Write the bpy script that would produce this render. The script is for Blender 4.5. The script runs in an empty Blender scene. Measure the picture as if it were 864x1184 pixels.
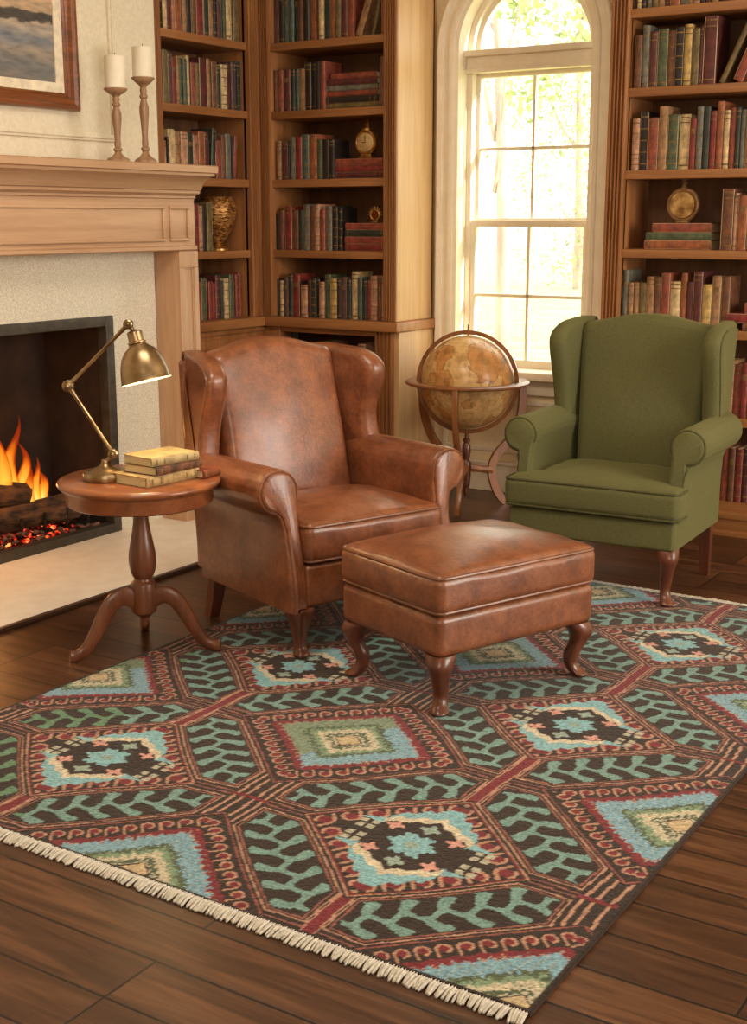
import bpy, math, random
import numpy as np
from mathutils import Vector, Matrix, noise
R = math.radians
PI = math.pi
rnd = random.Random(11)
sc = bpy.context.scene
COL = sc.collection

# ------------------------------------------------------------------ colour / materials
def lin(c):
    return tuple(((v / 255) / 12.92 if v <= 10 else (((v / 255) + .055) / 1.055) ** 2.4) for v in c)

def new_mat(name):
    m = bpy.data.materials.new(name)
    m.use_nodes = True
    nt = m.node_tree
    b = nt.nodes['Principled BSDF']
    return m, nt, b

def N(nt, t, **k):
    n = nt.nodes.new(t)
    for a, v in k.items():
        if hasattr(n, a):
            setattr(n, a, v)
        else:
            n.inputs[a].default_value = v
    return n

def ramp(nt, fac, stops):
    r = nt.nodes.new('ShaderNodeValToRGB')
    cr = r.color_ramp
    while len(cr.elements) < len(stops):
        cr.elements.new(.5)
    for e, (p, c) in zip(cr.elements, stops):
        e.position = p
        e.color = (*c, 1)
    nt.links.new(fac, r.inputs[0])
    return r.outputs[0]

def coords(nt, scale=(1, 1, 1), rot=(0, 0, 0), kind='Object'):
    tc = nt.nodes.new('ShaderNodeTexCoord')
    mp = nt.nodes.new('ShaderNodeMapping')
    mp.inputs['Scale'].default_value = scale
    mp.inputs['Rotation'].default_value = rot
    nt.links.new(tc.outputs[kind], mp.inputs[0])
    return mp.outputs[0]

def bump(nt, b, h, strength=.3, dist=.01):
    bn = nt.nodes.new('ShaderNodeBump')
    bn.inputs['Strength'].default_value = strength
    bn.inputs['Distance'].default_value = dist
    nt.links.new(h, bn.inputs['Height'])
    nt.links.new(bn.outputs[0], b.inputs['Normal'])

def noise_mat(name, c1, c2, scale=8, rough=.6, stretch=(1, 1, 1), bstr=.1, bdist=.003, detail=6, metallic=0, spec=.5, lo=.35, hi=.65, rough_var=0, sheen=0, coat=0, bscale=None):
    m, nt, b = new_mat(name)
    v = coords(nt, stretch)
    n = N(nt, 'ShaderNodeTexNoise')
    n.inputs['Scale'].default_value = scale
    n.inputs['Detail'].default_value = detail
    nt.links.new(v, n.inputs['Vector'])
    col = ramp(nt, n.outputs[0], [(lo, lin(c1)), (hi, lin(c2))])
    nt.links.new(col, b.inputs['Base Color'])
    b.inputs['Roughness'].default_value = rough
    b.inputs['Metallic'].default_value = metallic
    b.inputs['Specular IOR Level'].default_value = spec
    if sheen:
        b.inputs['Sheen Weight'].default_value = sheen
        b.inputs['Sheen Roughness'].default_value = .4
        b.inputs['Sheen Tint'].default_value = (*lin(c2), 1)
    if coat:
        b.inputs['Coat Weight'].default_value = coat
        b.inputs['Coat Roughness'].default_value = .2
    if rough_var:
        mr = N(nt, 'ShaderNodeMapRange')
        mr.inputs['To Min'].default_value = rough - rough_var
        mr.inputs['To Max'].default_value = rough + rough_var
        nt.links.new(n.outputs[0], mr.inputs['Value'])
        nt.links.new(mr.outputs[0], b.inputs['Roughness'])
    if bstr:
        h = n.outputs[0]
        if bscale:
            n2 = N(nt, 'ShaderNodeTexNoise')
            n2.inputs['Scale'].default_value = bscale
            n2.inputs['Detail'].default_value = 3
            nt.links.new(v, n2.inputs['Vector'])
            h = n2.outputs[0]
        bump(nt, b, h, bstr, bdist)
    return m

def wood_mat(name, c1, c2, axis=2, scale=18, rough=.45, coat=0, stretch=.06, kind='Object', spec=.5):
    """grain runs along AXIS"""
    s = [1, 1, 1]
    s[axis] = stretch
    m, nt, b = new_mat(name)
    v = coords(nt, s, kind=kind)
    n = N(nt, 'ShaderNodeTexNoise')
    n.inputs['Scale'].default_value = scale
    n.inputs['Detail'].default_value = 8
    n.inputs['Distortion'].default_value = .6
    nt.links.new(v, n.inputs['Vector'])
    n2 = N(nt, 'ShaderNodeTexNoise')
    n2.inputs['Scale'].default_value = scale * 7
    n2.inputs['Detail'].default_value = 4
    nt.links.new(v, n2.inputs['Vector'])
    mx = N(nt, 'ShaderNodeMath', operation='MULTIPLY_ADD')
    mx.inputs[1].default_value = .35
    nt.links.new(n2.outputs[0], mx.inputs[0])
    nt.links.new(n.outputs[0], mx.inputs[2])
    col = ramp(nt, mx.outputs[0], [(.48, lin(c1)), (.86, lin(c2))])
    nt.links.new(col, b.inputs['Base Color'])
    b.inputs['Roughness'].default_value = rough
    b.inputs['Specular IOR Level'].default_value = spec
    if coat:
        b.inputs['Coat Weight'].default_value = coat
        b.inputs['Coat Roughness'].default_value = .15
    bump(nt, b, n2.outputs[0], .12, .002)
    return m

def plain(name, c, rough=.6, metallic=0, spec=.5):
    return noise_mat(name, tuple(max(0, v * .93) for v in c), tuple(min(255, v * 1.05) for v in c), 25, rough, metallic=metallic, bstr=.05, spec=spec)

def leather_mat(name, c1, c2, rough=.42):
    m, nt, b = new_mat(name)
    v = coords(nt)
    n = N(nt, 'ShaderNodeTexNoise')
    n.inputs['Scale'].default_value = 12
    n.inputs['Detail'].default_value = 8
    n.inputs['Roughness'].default_value = .66
    nt.links.new(v, n.inputs['Vector'])
    vo = N(nt, 'ShaderNodeTexVoronoi')
    vo.inputs['Scale'].default_value = 260
    nt.links.new(v, vo.inputs['Vector'])
    n3 = N(nt, 'ShaderNodeTexNoise')
    n3.inputs['Scale'].default_value = 70
    n3.inputs['Detail'].default_value = 4
    nt.links.new(v, n3.inputs['Vector'])
    a1 = N(nt, 'ShaderNodeMath', operation='MULTIPLY_ADD')
    a1.inputs[1].default_value = .35
    nt.links.new(n3.outputs[0], a1.inputs[0])
    nt.links.new(n.outputs[0], a1.inputs[2])
    mid = tuple((x + y) / 2 for x, y in zip(c1, c2))
    col = ramp(nt, a1.outputs[0], [(.48, lin(c1)), (.66, lin(mid)), (.86, lin(c2))])
    nt.links.new(col, b.inputs['Base Color'])
    mr = N(nt, 'ShaderNodeMapRange')
    mr.inputs['To Min'].default_value = rough - .12
    mr.inputs['To Max'].default_value = rough + .16
    nt.links.new(n.outputs[0], mr.inputs['Value'])
    nt.links.new(mr.outputs[0], b.inputs['Roughness'])
    a2 = N(nt, 'ShaderNodeMath', operation='MULTIPLY_ADD')
    a2.inputs[1].default_value = .25
    nt.links.new(vo.outputs['Distance'], a2.inputs[0])
    nt.links.new(a1.outputs[0], a2.inputs[2])
    b.inputs['Coat Weight'].default_value = .5
    b.inputs['Coat Roughness'].default_value = .22
    bump(nt, b, a2.outputs[0], .35, .006)
    return m

M = {}
M['oak'] = wood_mat('oak_case', (136, 86, 48), (172, 116, 70), 2, 16, .42)
M['oak_h'] = wood_mat('oak_shelf', (140, 90, 50), (176, 120, 72), 0, 16, .42)
M['oak_hy'] = wood_mat('oak_shelf_side', (140, 90, 50), (176, 120, 72), 1, 16, .42)
M['oak_dark'] = wood_mat('oak_back', (92, 58, 34), (120, 78, 46), 2, 12, .6)
M['oak_lit'] = wood_mat('oak_lit_panel', (196, 156, 108), (222, 184, 134), 2, 12, .45)  # case oak lightened: light falling on the end panel is in the colour
M['mantel'] = wood_mat('mantel_wood', (178, 138, 104), (202, 164, 130), 1, 14, .45)
M['mantel_v'] = wood_mat('mantel_wood_upright', (178, 138, 104), (202, 164, 130), 2, 14, .45)
M['plaster'] = noise_mat('plaster', (218, 206, 182), (228, 217, 194), 60, .85, bstr=.25, bdist=.002)
M['plaster_wall'] = noise_mat('wall_paint', (236, 216, 176), (242, 224, 186), 40, .8, bstr=.1, bdist=.001)
M['stone'] = noise_mat('surround_stone', (198, 187, 166), (234, 226, 208), 190, .8, bstr=.3, bdist=.002, detail=3)
M['hearth'] = noise_mat('hearth_stone', (236, 226, 210), (244, 236, 222), 12, .5, bstr=.04)
M['hearth_edge'] = wood_mat('hearth_edge', (58, 36, 24), (84, 54, 36), 1, 20, .4)
M['white_trim'] = noise_mat('window_paint', (240, 226, 200), (246, 234, 212), 14, .5, bstr=.03)
M['black_metal'] = noise_mat('firebox_metal', (72, 66, 58), (88, 82, 72), 20, .5, metallic=.5, bstr=.05)
M['firebrick'] = noise_mat('firebox_lining', (44, 28, 18), (62, 40, 26), 9, .85, bstr=.3, bdist=.01)
M['iron'] = noise_mat('grate_iron', (40, 32, 28), (66, 54, 46), 30, .6, metallic=.7, bstr=.2)
M['leather'] = leather_mat('brown_leather', (100, 54, 32), (148, 88, 54), .36)
M['leather_dark'] = leather_mat('brown_leather_piping', (98, 54, 32), (136, 82, 50))
M['green'] = noise_mat('green_wool', (94, 93, 58), (104, 102, 66), 160, .9, bstr=.35, bdist=.002, sheen=.8, bscale=420, spec=.2)
M['green_dark'] = noise_mat('green_piping', (76, 74, 46), (88, 86, 54), 60, .9, bstr=.2, bdist=.002, sheen=.2, spec=.2)
M['leg'] = wood_mat('mahogany', (78, 40, 27), (114, 63, 43), 2, 20, .32, coat=.3)
M['table'] = wood_mat('cherry_table', (114, 62, 36), (158, 94, 56), 0, 14, .3, coat=.35)
M['table_v'] = wood_mat('cherry_turned', (92, 50, 30), (132, 77, 48), 2, 16, .35, coat=.3)
M['brass'] = noise_mat('aged_brass', (134, 113, 84), (178, 152, 116), 14, .33, metallic=1, bstr=.06, rough_var=.08)
M['globe_wood'] = wood_mat('globe_stand_wood', (118, 70, 36), (160, 102, 58), 2, 18, .35, coat=.3)
M['candle'] = noise_mat('candle_wax', (226, 214, 190), (238, 228, 208), 10, .5, bstr=.03)
M['wick'] = plain('wick', (50, 40, 34), .9)
M['stick'] = wood_mat('candlestick_wood', (128, 94, 66), (176, 138, 104), 2, 26, .5)
M['frame'] = wood_mat('frame_wood', (98, 52, 24), (146, 84, 44), 1, 20, .3, coat=.4)
M['mat'] = plain('picture_mat', (228, 214, 190), .9)
M['pages'] = noise_mat('book_pages', (206, 184, 140), (226, 206, 166), 120, .9, (.2, .2, 4), .2, .001)
M['gilt'] = noise_mat('gilt_tooling', (96, 72, 42), (150, 116, 66), 90, .55, metallic=.3, bstr=.1)
M['gold'] = noise_mat('gold_ornament', (168, 118, 58), (214, 166, 96), 50, .35, metallic=.85, bstr=.4, bdist=.004)
M['clockface'] = noise_mat('clock_face', (206, 170, 110), (230, 200, 146), 70, .4, metallic=.3, bstr=.2)
M['glass'] = None
M['fringe'] = noise_mat('wool_fringe', (190, 184, 172), (216, 210, 198), 90, .95, bstr=.3)
M['bark'] = noise_mat('bark', (150, 128, 116), (182, 160, 150), 8, .9, (1, 1, .3), .6, .03)
M['lawn'] = noise_mat('lawn', (150, 158, 96), (176, 180, 120), 3, .95, bstr=.2)
M['log'] = noise_mat('charred_log', (26, 17, 12), (112, 74, 48), 12, .9, (1, 1, 3), .8, .02)
M['ash'] = noise_mat('ash', (70, 44, 34), (130, 96, 78), 40, .95, bstr=.6)

# floor boards: run along X
def floor_mat():
    m, nt, b = new_mat('floor_boards')
    v = coords(nt)
    br = N(nt, 'ShaderNodeTexBrick')
    br.offset = .37
    br.offset_frequency = 3
    for k, val in (('Scale', 1), ('Mortar Size', .0042), ('Mortar Smooth', .3), ('Brick Width', 1.7), ('Row Height', .152), ('Bias', 0)):
        br.inputs[k].default_value = val
    br.inputs['Color1'].default_value = (0, 0, 0, 1)
    br.inputs['Color2'].default_value = (1, 1, 1, 1)
    br.inputs['Mortar'].default_value = (.5, .5, .5, 1)
    nt.links.new(v, br.inputs['Vector'])
    v2 = coords(nt, (.7, 9, 1))
    off = N(nt, 'ShaderNodeVectorMath', operation='MULTIPLY_ADD')
    off.inputs[1].default_value = (7, 3, 5)
    nt.links.new(br.outputs['Color'], off.inputs[0])
    nt.links.new(v2, off.inputs[2])
    n = N(nt, 'ShaderNodeTexNoise')
    n.inputs['Scale'].default_value = 3.4
    n.inputs['Detail'].default_value = 9
    n.inputs['Roughness'].default_value = .6
    n.inputs['Distortion'].default_value = .7
    nt.links.new(off.outputs[0], n.inputs['Vector'])
    mul = N(nt, 'ShaderNodeMath', operation='MULTIPLY_ADD')
    mul.inputs[1].default_value = .22
    nt.links.new(br.outputs['Color'], mul.inputs[0])
    nt.links.new(n.outputs[0], mul.inputs[2])
    col = ramp(nt, mul.outputs[0], [(.36, lin((46, 28, 18))), (.6, lin((80, 50, 32))), (.86, lin((116, 78, 52)))])
    mix = N(nt, 'ShaderNodeMix', data_type='RGBA')
    nt.links.new(br.outputs['Fac'], mix.inputs['Factor'])
    nt.links.new(col, mix.inputs['A'])
    mix.inputs['B'].default_value = (*lin((26, 15, 9)), 1)
    nt.links.new(mix.outputs['Result'], b.inputs['Base Color'])
    mr = N(nt, 'ShaderNodeMapRange')
    mr.inputs['To Min'].default_value = .26
    mr.inputs['To Max'].default_value = .46
    nt.links.new(n.outputs[0], mr.inputs['Value'])
    nt.links.new(mr.outputs[0], b.inputs['Roughness'])
    sub = N(nt, 'ShaderNodeMath', operation='MULTIPLY_ADD')
    sub.inputs[1].default_value = -1.2
    nt.links.new(br.outputs['Fac'], sub.inputs[0])
    nt.links.new(n.outputs[0], sub.inputs[2])
    bump(nt, b, sub.outputs[0], .25, .004)
    return m
M['floor'] = floor_mat()

def emit_mat(name, c, s):
    m, nt, b = new_mat(name)
    b.inputs['Base Color'].default_value = (*lin(c), 1)
    b.inputs['Emission Color'].default_value = (*lin(c), 1)
    b.inputs['Emission Strength'].default_value = s
    return m

def ember_mat():
    m, nt, b = new_mat('glowing_coal')
    v = coords(nt)
    n = N(nt, 'ShaderNodeTexNoise')
    n.inputs['Scale'].default_value = 22
    n.inputs['Detail'].default_value = 5
    nt.links.new(v, n.inputs['Vector'])
    c = ramp(nt, n.outputs[0], [(.38, (0, 0, 0)), (.5, lin((150, 20, 10))), (.6, lin((255, 80, 40))), (.7, lin((255, 170, 90)))])
    b.inputs['Base Color'].default_value = (*lin((70, 44, 36)), 1)
    nt.links.new(c, b.inputs['Emission Color'])
    b.inputs['Emission Strength'].default_value = 2.0
    b.inputs['Roughness'].default_value = .9
    return m
M['ember'] = ember_mat()

def flame_mat():
    m, nt, b = new_mat('flame')
    tc = N(nt, 'ShaderNodeTexCoord')
    sep = N(nt, 'ShaderNodeSeparateXYZ')
    nt.links.new(tc.outputs['Generated'], sep.inputs[0])
    n = N(nt, 'ShaderNodeTexNoise')
    n.inputs['Scale'].default_value = 14
    n.inputs['Detail'].default_value = 3
    mp = N(nt, 'ShaderNodeMapping')
    mp.inputs['Scale'].default_value = (1.4, 1.4, .35)
    nt.links.new(tc.outputs['Object'], mp.inputs[0])
    nt.links.new(mp.outputs[0], n.inputs['Vector'])
    ad = N(nt, 'ShaderNodeMath', operation='MULTIPLY_ADD')
    ad.inputs[1].default_value = .5
    nt.links.new(n.outputs[0], ad.inputs[0])
    nt.links.new(sep.outputs['Z'], ad.inputs[2])
    lw = N(nt, 'ShaderNodeLayerWeight')
    lw.inputs['Blend'].default_value = .35
    ad2 = N(nt, 'ShaderNodeMath', operation='MULTIPLY_ADD')
    ad2.inputs[1].default_value = .55
    nt.links.new(lw.outputs['Facing'], ad2.inputs[0])
    nt.links.new(ad.outputs[0], ad2.inputs[2])
    c = ramp(nt, ad2.outputs[0], [(.3, lin((255, 232, 150))), (.55, lin((255, 196, 70))), (.85, lin((250, 130, 24))), (1.0, lin((190, 54, 8)))])
    em = N(nt, 'ShaderNodeEmission')
    em.inputs['Strength'].default_value = 1.35
    nt.links.new(c, em.inputs['Color'])
    tr = N(nt, 'ShaderNodeBsdfTransparent')
    mx = N(nt, 'ShaderNodeMixShader')
    al = N(nt, 'ShaderNodeMapRange')
    al.inputs['From Min'].default_value = .55
    al.inputs['From Max'].default_value = 1.35
    al.inputs['To Min'].default_value = .95
    al.inputs['To Max'].default_value = .0
    nt.links.new(ad2.outputs[0], al.inputs['Value'])
    nt.links.new(al.outputs[0], mx.inputs[0])
    nt.links.new(tr.outputs[0], mx.inputs[1])
    nt.links.new(em.outputs[0], mx.inputs[2])
    nt.links.new(mx.outputs[0], nt.nodes['Material Output'].inputs[0])
    return m
M['flame'] = flame_mat()

def glass_mat():
    m, nt, b = new_mat('window_glass')
    gl = N(nt, 'ShaderNodeBsdfGlossy')
    gl.inputs['Roughness'].default_value = .02
    tr = N(nt, 'ShaderNodeBsdfTransparent')
    tr.inputs['Color'].default_value = (.97, .98, .96, 1)
    mx = N(nt, 'ShaderNodeMixShader')
    mx.inputs[0].default_value = .05
    nt.links.new(tr.outputs[0], mx.inputs[1])
    nt.links.new(gl.outputs[0], mx.inputs[2])
    nt.links.new(mx.outputs[0], nt.nodes['Material Output'].inputs[0])
    return m
M['glass'] = glass_mat()

def globe_mat():
    m, nt, b = new_mat('antique_map')
    v = coords(nt)
    n = N(nt, 'ShaderNodeTexNoise')
    n.inputs['Scale'].default_value = 5.2
    n.inputs['Detail'].default_value = 7
    nt.links.new(v, n.inputs['Vector'])
    land = ramp(nt, n.outputs[0], [(.40, lin((226, 184, 122))), (.475, lin((230, 190, 130))), (.485, lin((150, 98, 56))), (.495, lin((218, 160, 94))), (.58, lin((204, 146, 86))), (.66, lin((150, 130, 84)))])
    n2 = N(nt, 'ShaderNodeTexNoise')
    n2.inputs['Scale'].default_value = 26
    n2.inputs['Detail'].default_value = 6
    nt.links.new(v, n2.inputs['Vector'])
    w = ramp(nt, n2.outputs[0], [(.35, (.62, .52, .42)), (.55, (1, 1, 1))])
    mx = N(nt, 'ShaderNodeMix', data_type='RGBA', blend_type='MULTIPLY')
    mx.inputs['Factor'].default_value = .8
    nt.links.new(land, mx.inputs['A'])
    nt.links.new(w, mx.inputs['B'])
    # meridians / parallels
    tc = N(nt, 'ShaderNodeTexCoord')
    sep = N(nt, 'ShaderNodeSeparateXYZ')
    nt.links.new(tc.outputs['Object'], sep.inputs[0])
    at = N(nt, 'ShaderNodeMath', operation='ARCTAN2')
    nt.links.new(sep.outputs['Y'], at.inputs[0])
    nt.links.new(sep.outputs['X'], at.inputs[1])
    mul = N(nt, 'ShaderNodeMath', operation='MULTIPLY')
    mul.inputs[1].default_value = 12 / PI
    nt.links.new(at.outputs[0], mul.inputs[0])
    mz = N(nt, 'ShaderNodeMath', operation='MULTIPLY')
    mz.inputs[1].default_value = 26
    nt.links.new(sep.outputs['Z'], mz.inputs[0])
    outs = []
    for src in (mul, mz):
        fr = N(nt, 'ShaderNodeMath', operation='FRACT')
        nt.links.new(src.outputs[0], fr.inputs[0])
        lt = N(nt, 'ShaderNodeMath', operation='LESS_THAN')
        lt.inputs[1].default_value = .035
        nt.links.new(fr.outputs[0], lt.inputs[0])
        outs.append(lt)
    mxx = N(nt, 'ShaderNodeMath', operation='MAXIMUM')
    nt.links.new(outs[0].outputs[0], mxx.inputs[0])
    nt.links.new(outs[1].outputs[0], mxx.inputs[1])
    sc_ = N(nt, 'ShaderNodeMath', operation='MULTIPLY')
    sc_.inputs[1].default_value = .35
    nt.links.new(mxx.outputs[0], sc_.inputs[0])
    mx2 = N(nt, 'ShaderNodeMix', data_type='RGBA')
    nt.links.new(sc_.outputs[0], mx2.inputs['Factor'])
    nt.links.new(mx.outputs['Result'], mx2.inputs['A'])
    mx2.inputs['B'].default_value = (*lin((120, 84, 46)), 1)
    nt.links.new(mx2.outputs['Result'], b.inputs['Base Color'])
    b.inputs['Roughness'].default_value = .38
    b.inputs['Coat Weight'].default_value = .15
    return m
M['globe'] = globe_mat()

def leaf_mat(name, c1, c2):
    m, nt, b = new_mat(name)
    oi = N(nt, 'ShaderNodeNewGeometry')
    c = ramp(nt, oi.outputs['Random Per Island'], [(0, lin(c1)), (1, lin(c2))])
    nt.links.new(c, b.inputs['Base Color'])
    b.inputs['Roughness'].default_value = .8
    tl = N(nt, 'ShaderNodeBsdfTranslucent')
    nt.links.new(c, tl.inputs['Color'])
    mx = N(nt, 'ShaderNodeMixShader')
    mx.inputs[0].default_value = .45
    nt.links.new(b.outputs[0], mx.inputs[1])
    nt.links.new(tl.outputs[0], mx.inputs[2])
    nt.links.new(mx.outputs[0], nt.nodes['Material Output'].inputs[0])
    return m
M['leaf'] = leaf_mat('tree_leaves', (126, 140, 86), (182, 190, 130))

def painting_mat():
    # a plain wintry shore: pale sky, dark band of land, blue-grey foreground
    m, nt, b = new_mat('painted_canvas')
    tc = N(nt, 'ShaderNodeTexCoord')
    sep = N(nt, 'ShaderNodeSeparateXYZ')
    nt.links.new(tc.outputs['Object'], sep.inputs[0])
    mp = N(nt, 'ShaderNodeMapping')
    mp.inputs['Scale'].default_value = (1, 2.2, 5)
    mp.inputs['Rotation'].default_value = (.35, 0, 0)
    nt.links.new(tc.outputs['Object'], mp.inputs[0])
    n = N(nt, 'ShaderNodeTexNoise')
    n.inputs['Scale'].default_value = 3.0
    n.inputs['Detail'].default_value = 8
    nt.links.new(mp.outputs[0], n.inputs['Vector'])
    ad = N(nt, 'ShaderNodeMath', operation='MULTIPLY_ADD')
    ad.inputs[1].default_value = .085
    nt.links.new(n.outputs[0], ad.inputs[0])
    nt.links.new(sep.outputs['Z'], ad.inputs[2])
    mr = N(nt, 'ShaderNodeMapRange')
    mr.inputs['From Min'].default_value = 0.0
    mr.inputs['From Max'].default_value = .62
    nt.links.new(ad.outputs[0], mr.inputs['Value'])
    c = ramp(nt, mr.outputs[0], [(.0, lin((126, 116, 104))), (.16, lin((112, 112, 112))), (.25, lin((150, 138, 124))), (.33, lin((116, 120, 128))), (.40, lin((160, 150, 140))), (.452, lin((172, 156, 138))), (.462, lin((66, 60, 56))), (.515, lin((74, 68, 62))), (.525, lin((176, 150, 122))), (.62, lin((196, 166, 134))), (.72, lin((150, 136, 130))), (1, lin((120, 116, 122)))])
    mp2 = N(nt, 'ShaderNodeMapping')
    mp2.inputs['Scale'].default_value = (1, 5, 22)
    mp2.inputs['Rotation'].default_value = (-.45, 0, 0)
    nt.links.new(tc.outputs['Object'], mp2.inputs[0])
    n2 = N(nt, 'ShaderNodeTexNoise')
    n2.inputs['Scale'].default_value = 2.2
    n2.inputs['Detail'].default_value = 7
    nt.links.new(mp2.outputs[0], n2.inputs['Vector'])
    w2 = ramp(nt, n2.outputs[0], [(.3, (.62, .64, .68)), (.5, (.95, .95, .95)), (.7, (1.25, 1.18, 1.1))])
    mxp = N(nt, 'ShaderNodeMix', data_type='RGBA', blend_type='MULTIPLY')
    mxp.inputs['Factor'].default_value = 1
    nt.links.new(c, mxp.inputs['A'])
    nt.links.new(w2, mxp.inputs['B'])
    nt.links.new(mxp.outputs['Result'], b.inputs['Base Color'])
    b.inputs['Roughness'].default_value = .55
    bump(nt, b, n2.outputs[0], .2, .004)
    return m
M['painting'] = painting_mat()

PALETTE = {  # letter: (name, rgb)
 'k': ('near-black', (44, 32, 26)), 'c': ('cream', (204, 176, 128)), 'm': ('maroon', (92, 42, 38)), 'p': ('salmon', (170, 112, 84)),
 'o': ('rust orange', (150, 86, 52)), 't': ('tan', (158, 118, 80)), 'v': ('olive', (112, 94, 56)), 'n': ('brown', (112, 70, 46)),
 'r': ('dark red', (128, 48, 40)), 'e': ('bottle green', (50, 54, 44)), 'u': ('plum brown', (94, 66, 62)), 'g': ('green', (80, 88, 62)),
 'l': ('teal', (78, 92, 82)), 's': ('slate grey', (112, 108, 94)), 'y': ('straw yellow', (190, 156, 92)), 'x': ('brick red', (142, 70, 52)),
 'w': ('pinkish tan', (186, 138, 108)),
}
BM = {}
for k_, (nm_, c_) in PALETTE.items():
    BM[k_] = noise_mat('cover_' + nm_.replace(' ', '_').replace('-', '_'), tuple(v * .78 for v in c_), tuple(min(255, v * 1.14) for v in c_), 30, .6, bstr=.2, bdist=.001, detail=8)

# ------------------------------------------------------------------ geometry
class G:
    def __init__(s):
        s.v, s.f, s.m = [], [], []

    def add(s, verts, faces, mi=0, mat=None):
        o = len(s.v)
        if mat is not None:
            verts = [mat @ Vector(p) for p in verts]
        s.v.extend(tuple(p) for p in verts)
        s.f.extend(tuple(i + o for i in f) for f in faces)
        s.m.extend([mi] * len(faces))
        return s

    def box(s, lo, hi, mi=0, mat=None):
        (a, b, c), (d, e, f) = lo, hi
        v = [(a, b, c), (d, b, c), (d, e, c), (a, e, c), (a, b, f), (d, b, f), (d, e, f), (a, e, f)]
        return s.add(v, [(0, 3, 2, 1), (4, 5, 6, 7), (0, 1, 5, 4), (1, 2, 6, 5), (2, 3, 7, 6), (3, 0, 4, 7)], mi, mat)

    def rbox(s, lo, hi, r=.005, k=2, n=1, mi=0, mat=None, warp=None):
        """box with rounded edges; N extra cuts between the roundings, WARP moves each point"""
        lo, hi = np.array(lo, float), np.array(hi, float)
        c, h = (lo + hi) / 2, (hi - lo) / 2
        r = min(r, *(h * .999))
        inner = h - r
        axes = []
        for i in range(3):
            e = [inner[i] + r * math.tan(PI / 4 * j / k) for j in range(1, k + 1)]
            mid = list(np.linspace(-inner[i], inner[i], n + 1))
            axes.append([-x for x in reversed(e)] + mid + e)
        idx, vs, fs = {}, [], []
        def vid(p):
            key = tuple(round(x, 7) for x in p)
            if key not in idx:
                q = np.array(p)
                ci = np.clip(q, -inner, inner)
                d = q - ci
                L = np.linalg.norm(d)
                if L > 1e-9:
                    d = d / L * r
                q2 = c + ci + d
                if warp:
                    q2 = warp(q2, q / h)
                idx[key] = len(vs)
                vs.append(tuple(q2))
            return idx[key]
        for ax in range(3):
            u, w = (ax + 1) % 3, (ax + 2) % 3
            for sg in (-1, 1):
                for i in range(len(axes[u]) - 1):
                    for j in range(len(axes[w]) - 1):
                        q = []
                        for (a, b_) in ((i, j), (i + 1, j), (i + 1, j + 1), (i, j + 1)):
                            p = [0, 0, 0]
                            p[ax] = sg * h[ax]
                            p[u] = axes[u][a]
                            p[w] = axes[w][b_]
                            q.append(vid(p))
                        fs.append(tuple(q if sg > 0 else reversed(q)))
        return s.add(vs, fs, mi, mat)

    def lathe(s, prof, n=32, mi=0, mat=None):
        v, f = [], []
        for (r, z) in prof:
            for k in range(n):
                a = 2 * PI * k / n
                v.append((r * math.cos(a), r * math.sin(a), z))
        for i in range(len(prof) - 1):
            for k in range(n):
                k2 = (k + 1) % n
                f.append((i * n + k, i * n + k2, (i + 1) * n + k2, (i + 1) * n + k))
        f.append(tuple(reversed(range(n))))
        f.append(tuple(range((len(prof) - 1) * n, len(prof) * n)))
        return s.add(v, f, mi, mat)

    def loft(s, rings, cap=True, mi=0, mat=None, closed=True):
        n = len(rings[0])
        v = [p for r in rings for p in r]
        f = []
        for i in range(len(rings) - 1):
            for k in range(n if closed else n - 1):
                k2 = (k + 1) % n
                f.append((i * n + k, i * n + k2, (i + 1) * n + k2, (i + 1) * n + k))
        if cap:
            f.append(tuple(reversed(range(n))))
            f.append(tuple(range((len(rings) - 1) * n, len(rings) * n)))
        return s.add(v, f, mi, mat)

    def tube(s, pts, r, n=8, closed=False, mi=0, mat=None, flat=None):
        """round bar along points; r a number or list; FLAT=(wu,wv) makes the section elliptical"""
        P = [Vector(p) for p in pts]
        L = len(P)
        rr = r if isinstance(r, (list, tuple)) else [r] * L
        up = None
        rings = []
        for i in range(L):
            a = P[(i - 1) % L] if (closed or i > 0) else P[i]
            b = P[(i + 1) % L] if (closed or i < L - 1) else P[i]
            t = (b - a).normalized()
            if up is None:
                up = Vector((0, 0, 1)) if abs(t.z) < .9 else Vector((1, 0, 0))
            u = (up - t * up.dot(t)).normalized()
            up = u
            w = t.cross(u)
            fu, fw = flat if flat else (1, 1)
            rings.append([P[i] + (u * math.cos(2 * PI * k / n) * fu + w * math.sin(2 * PI * k / n) * fw) * rr[i] for k in range(n)])
        if closed:
            rings.append(rings[0])
            return s.loft(rings, False, mi, mat)
        return s.loft(rings, True, mi, mat)

    def prism(s, outline, d0, d1, fn, mi=0, mat=None, r=0.0, k=3, warp=None):
        """outline in 2D pushed from d0 to d1; FN(u,v,d) gives the point; R rounds both rims"""
        O = [Vector((p[0], p[1])) for p in outline]
        n = len(O)
        area = sum(O[i].x * O[(i + 1) % n].y - O[(i + 1) % n].x * O[i].y for i in range(n))
        sgn = 1 if area > 0 else -1
        nor = []
        for i in range(n):
            t = (O[(i + 1) % n] - O[i - 1]).normalized()
            nor.append(Vector((t.y, -t.x)) * sgn)
        steps = []
        if r > 0:
            for j in range(k + 1):
                a = PI / 2 * j / k
                steps.append((r * (1 - math.sin(a)), d0 + r * (1 - math.cos(a))))
            for j in range(k + 1):
                a = PI / 2 * (1 - j / k)
                steps.append((r * (1 - math.sin(a)), d1 - r * (1 - math.cos(a))))
        else:
            steps = [(0, d0), (0, d1)]
        rings = []
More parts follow.
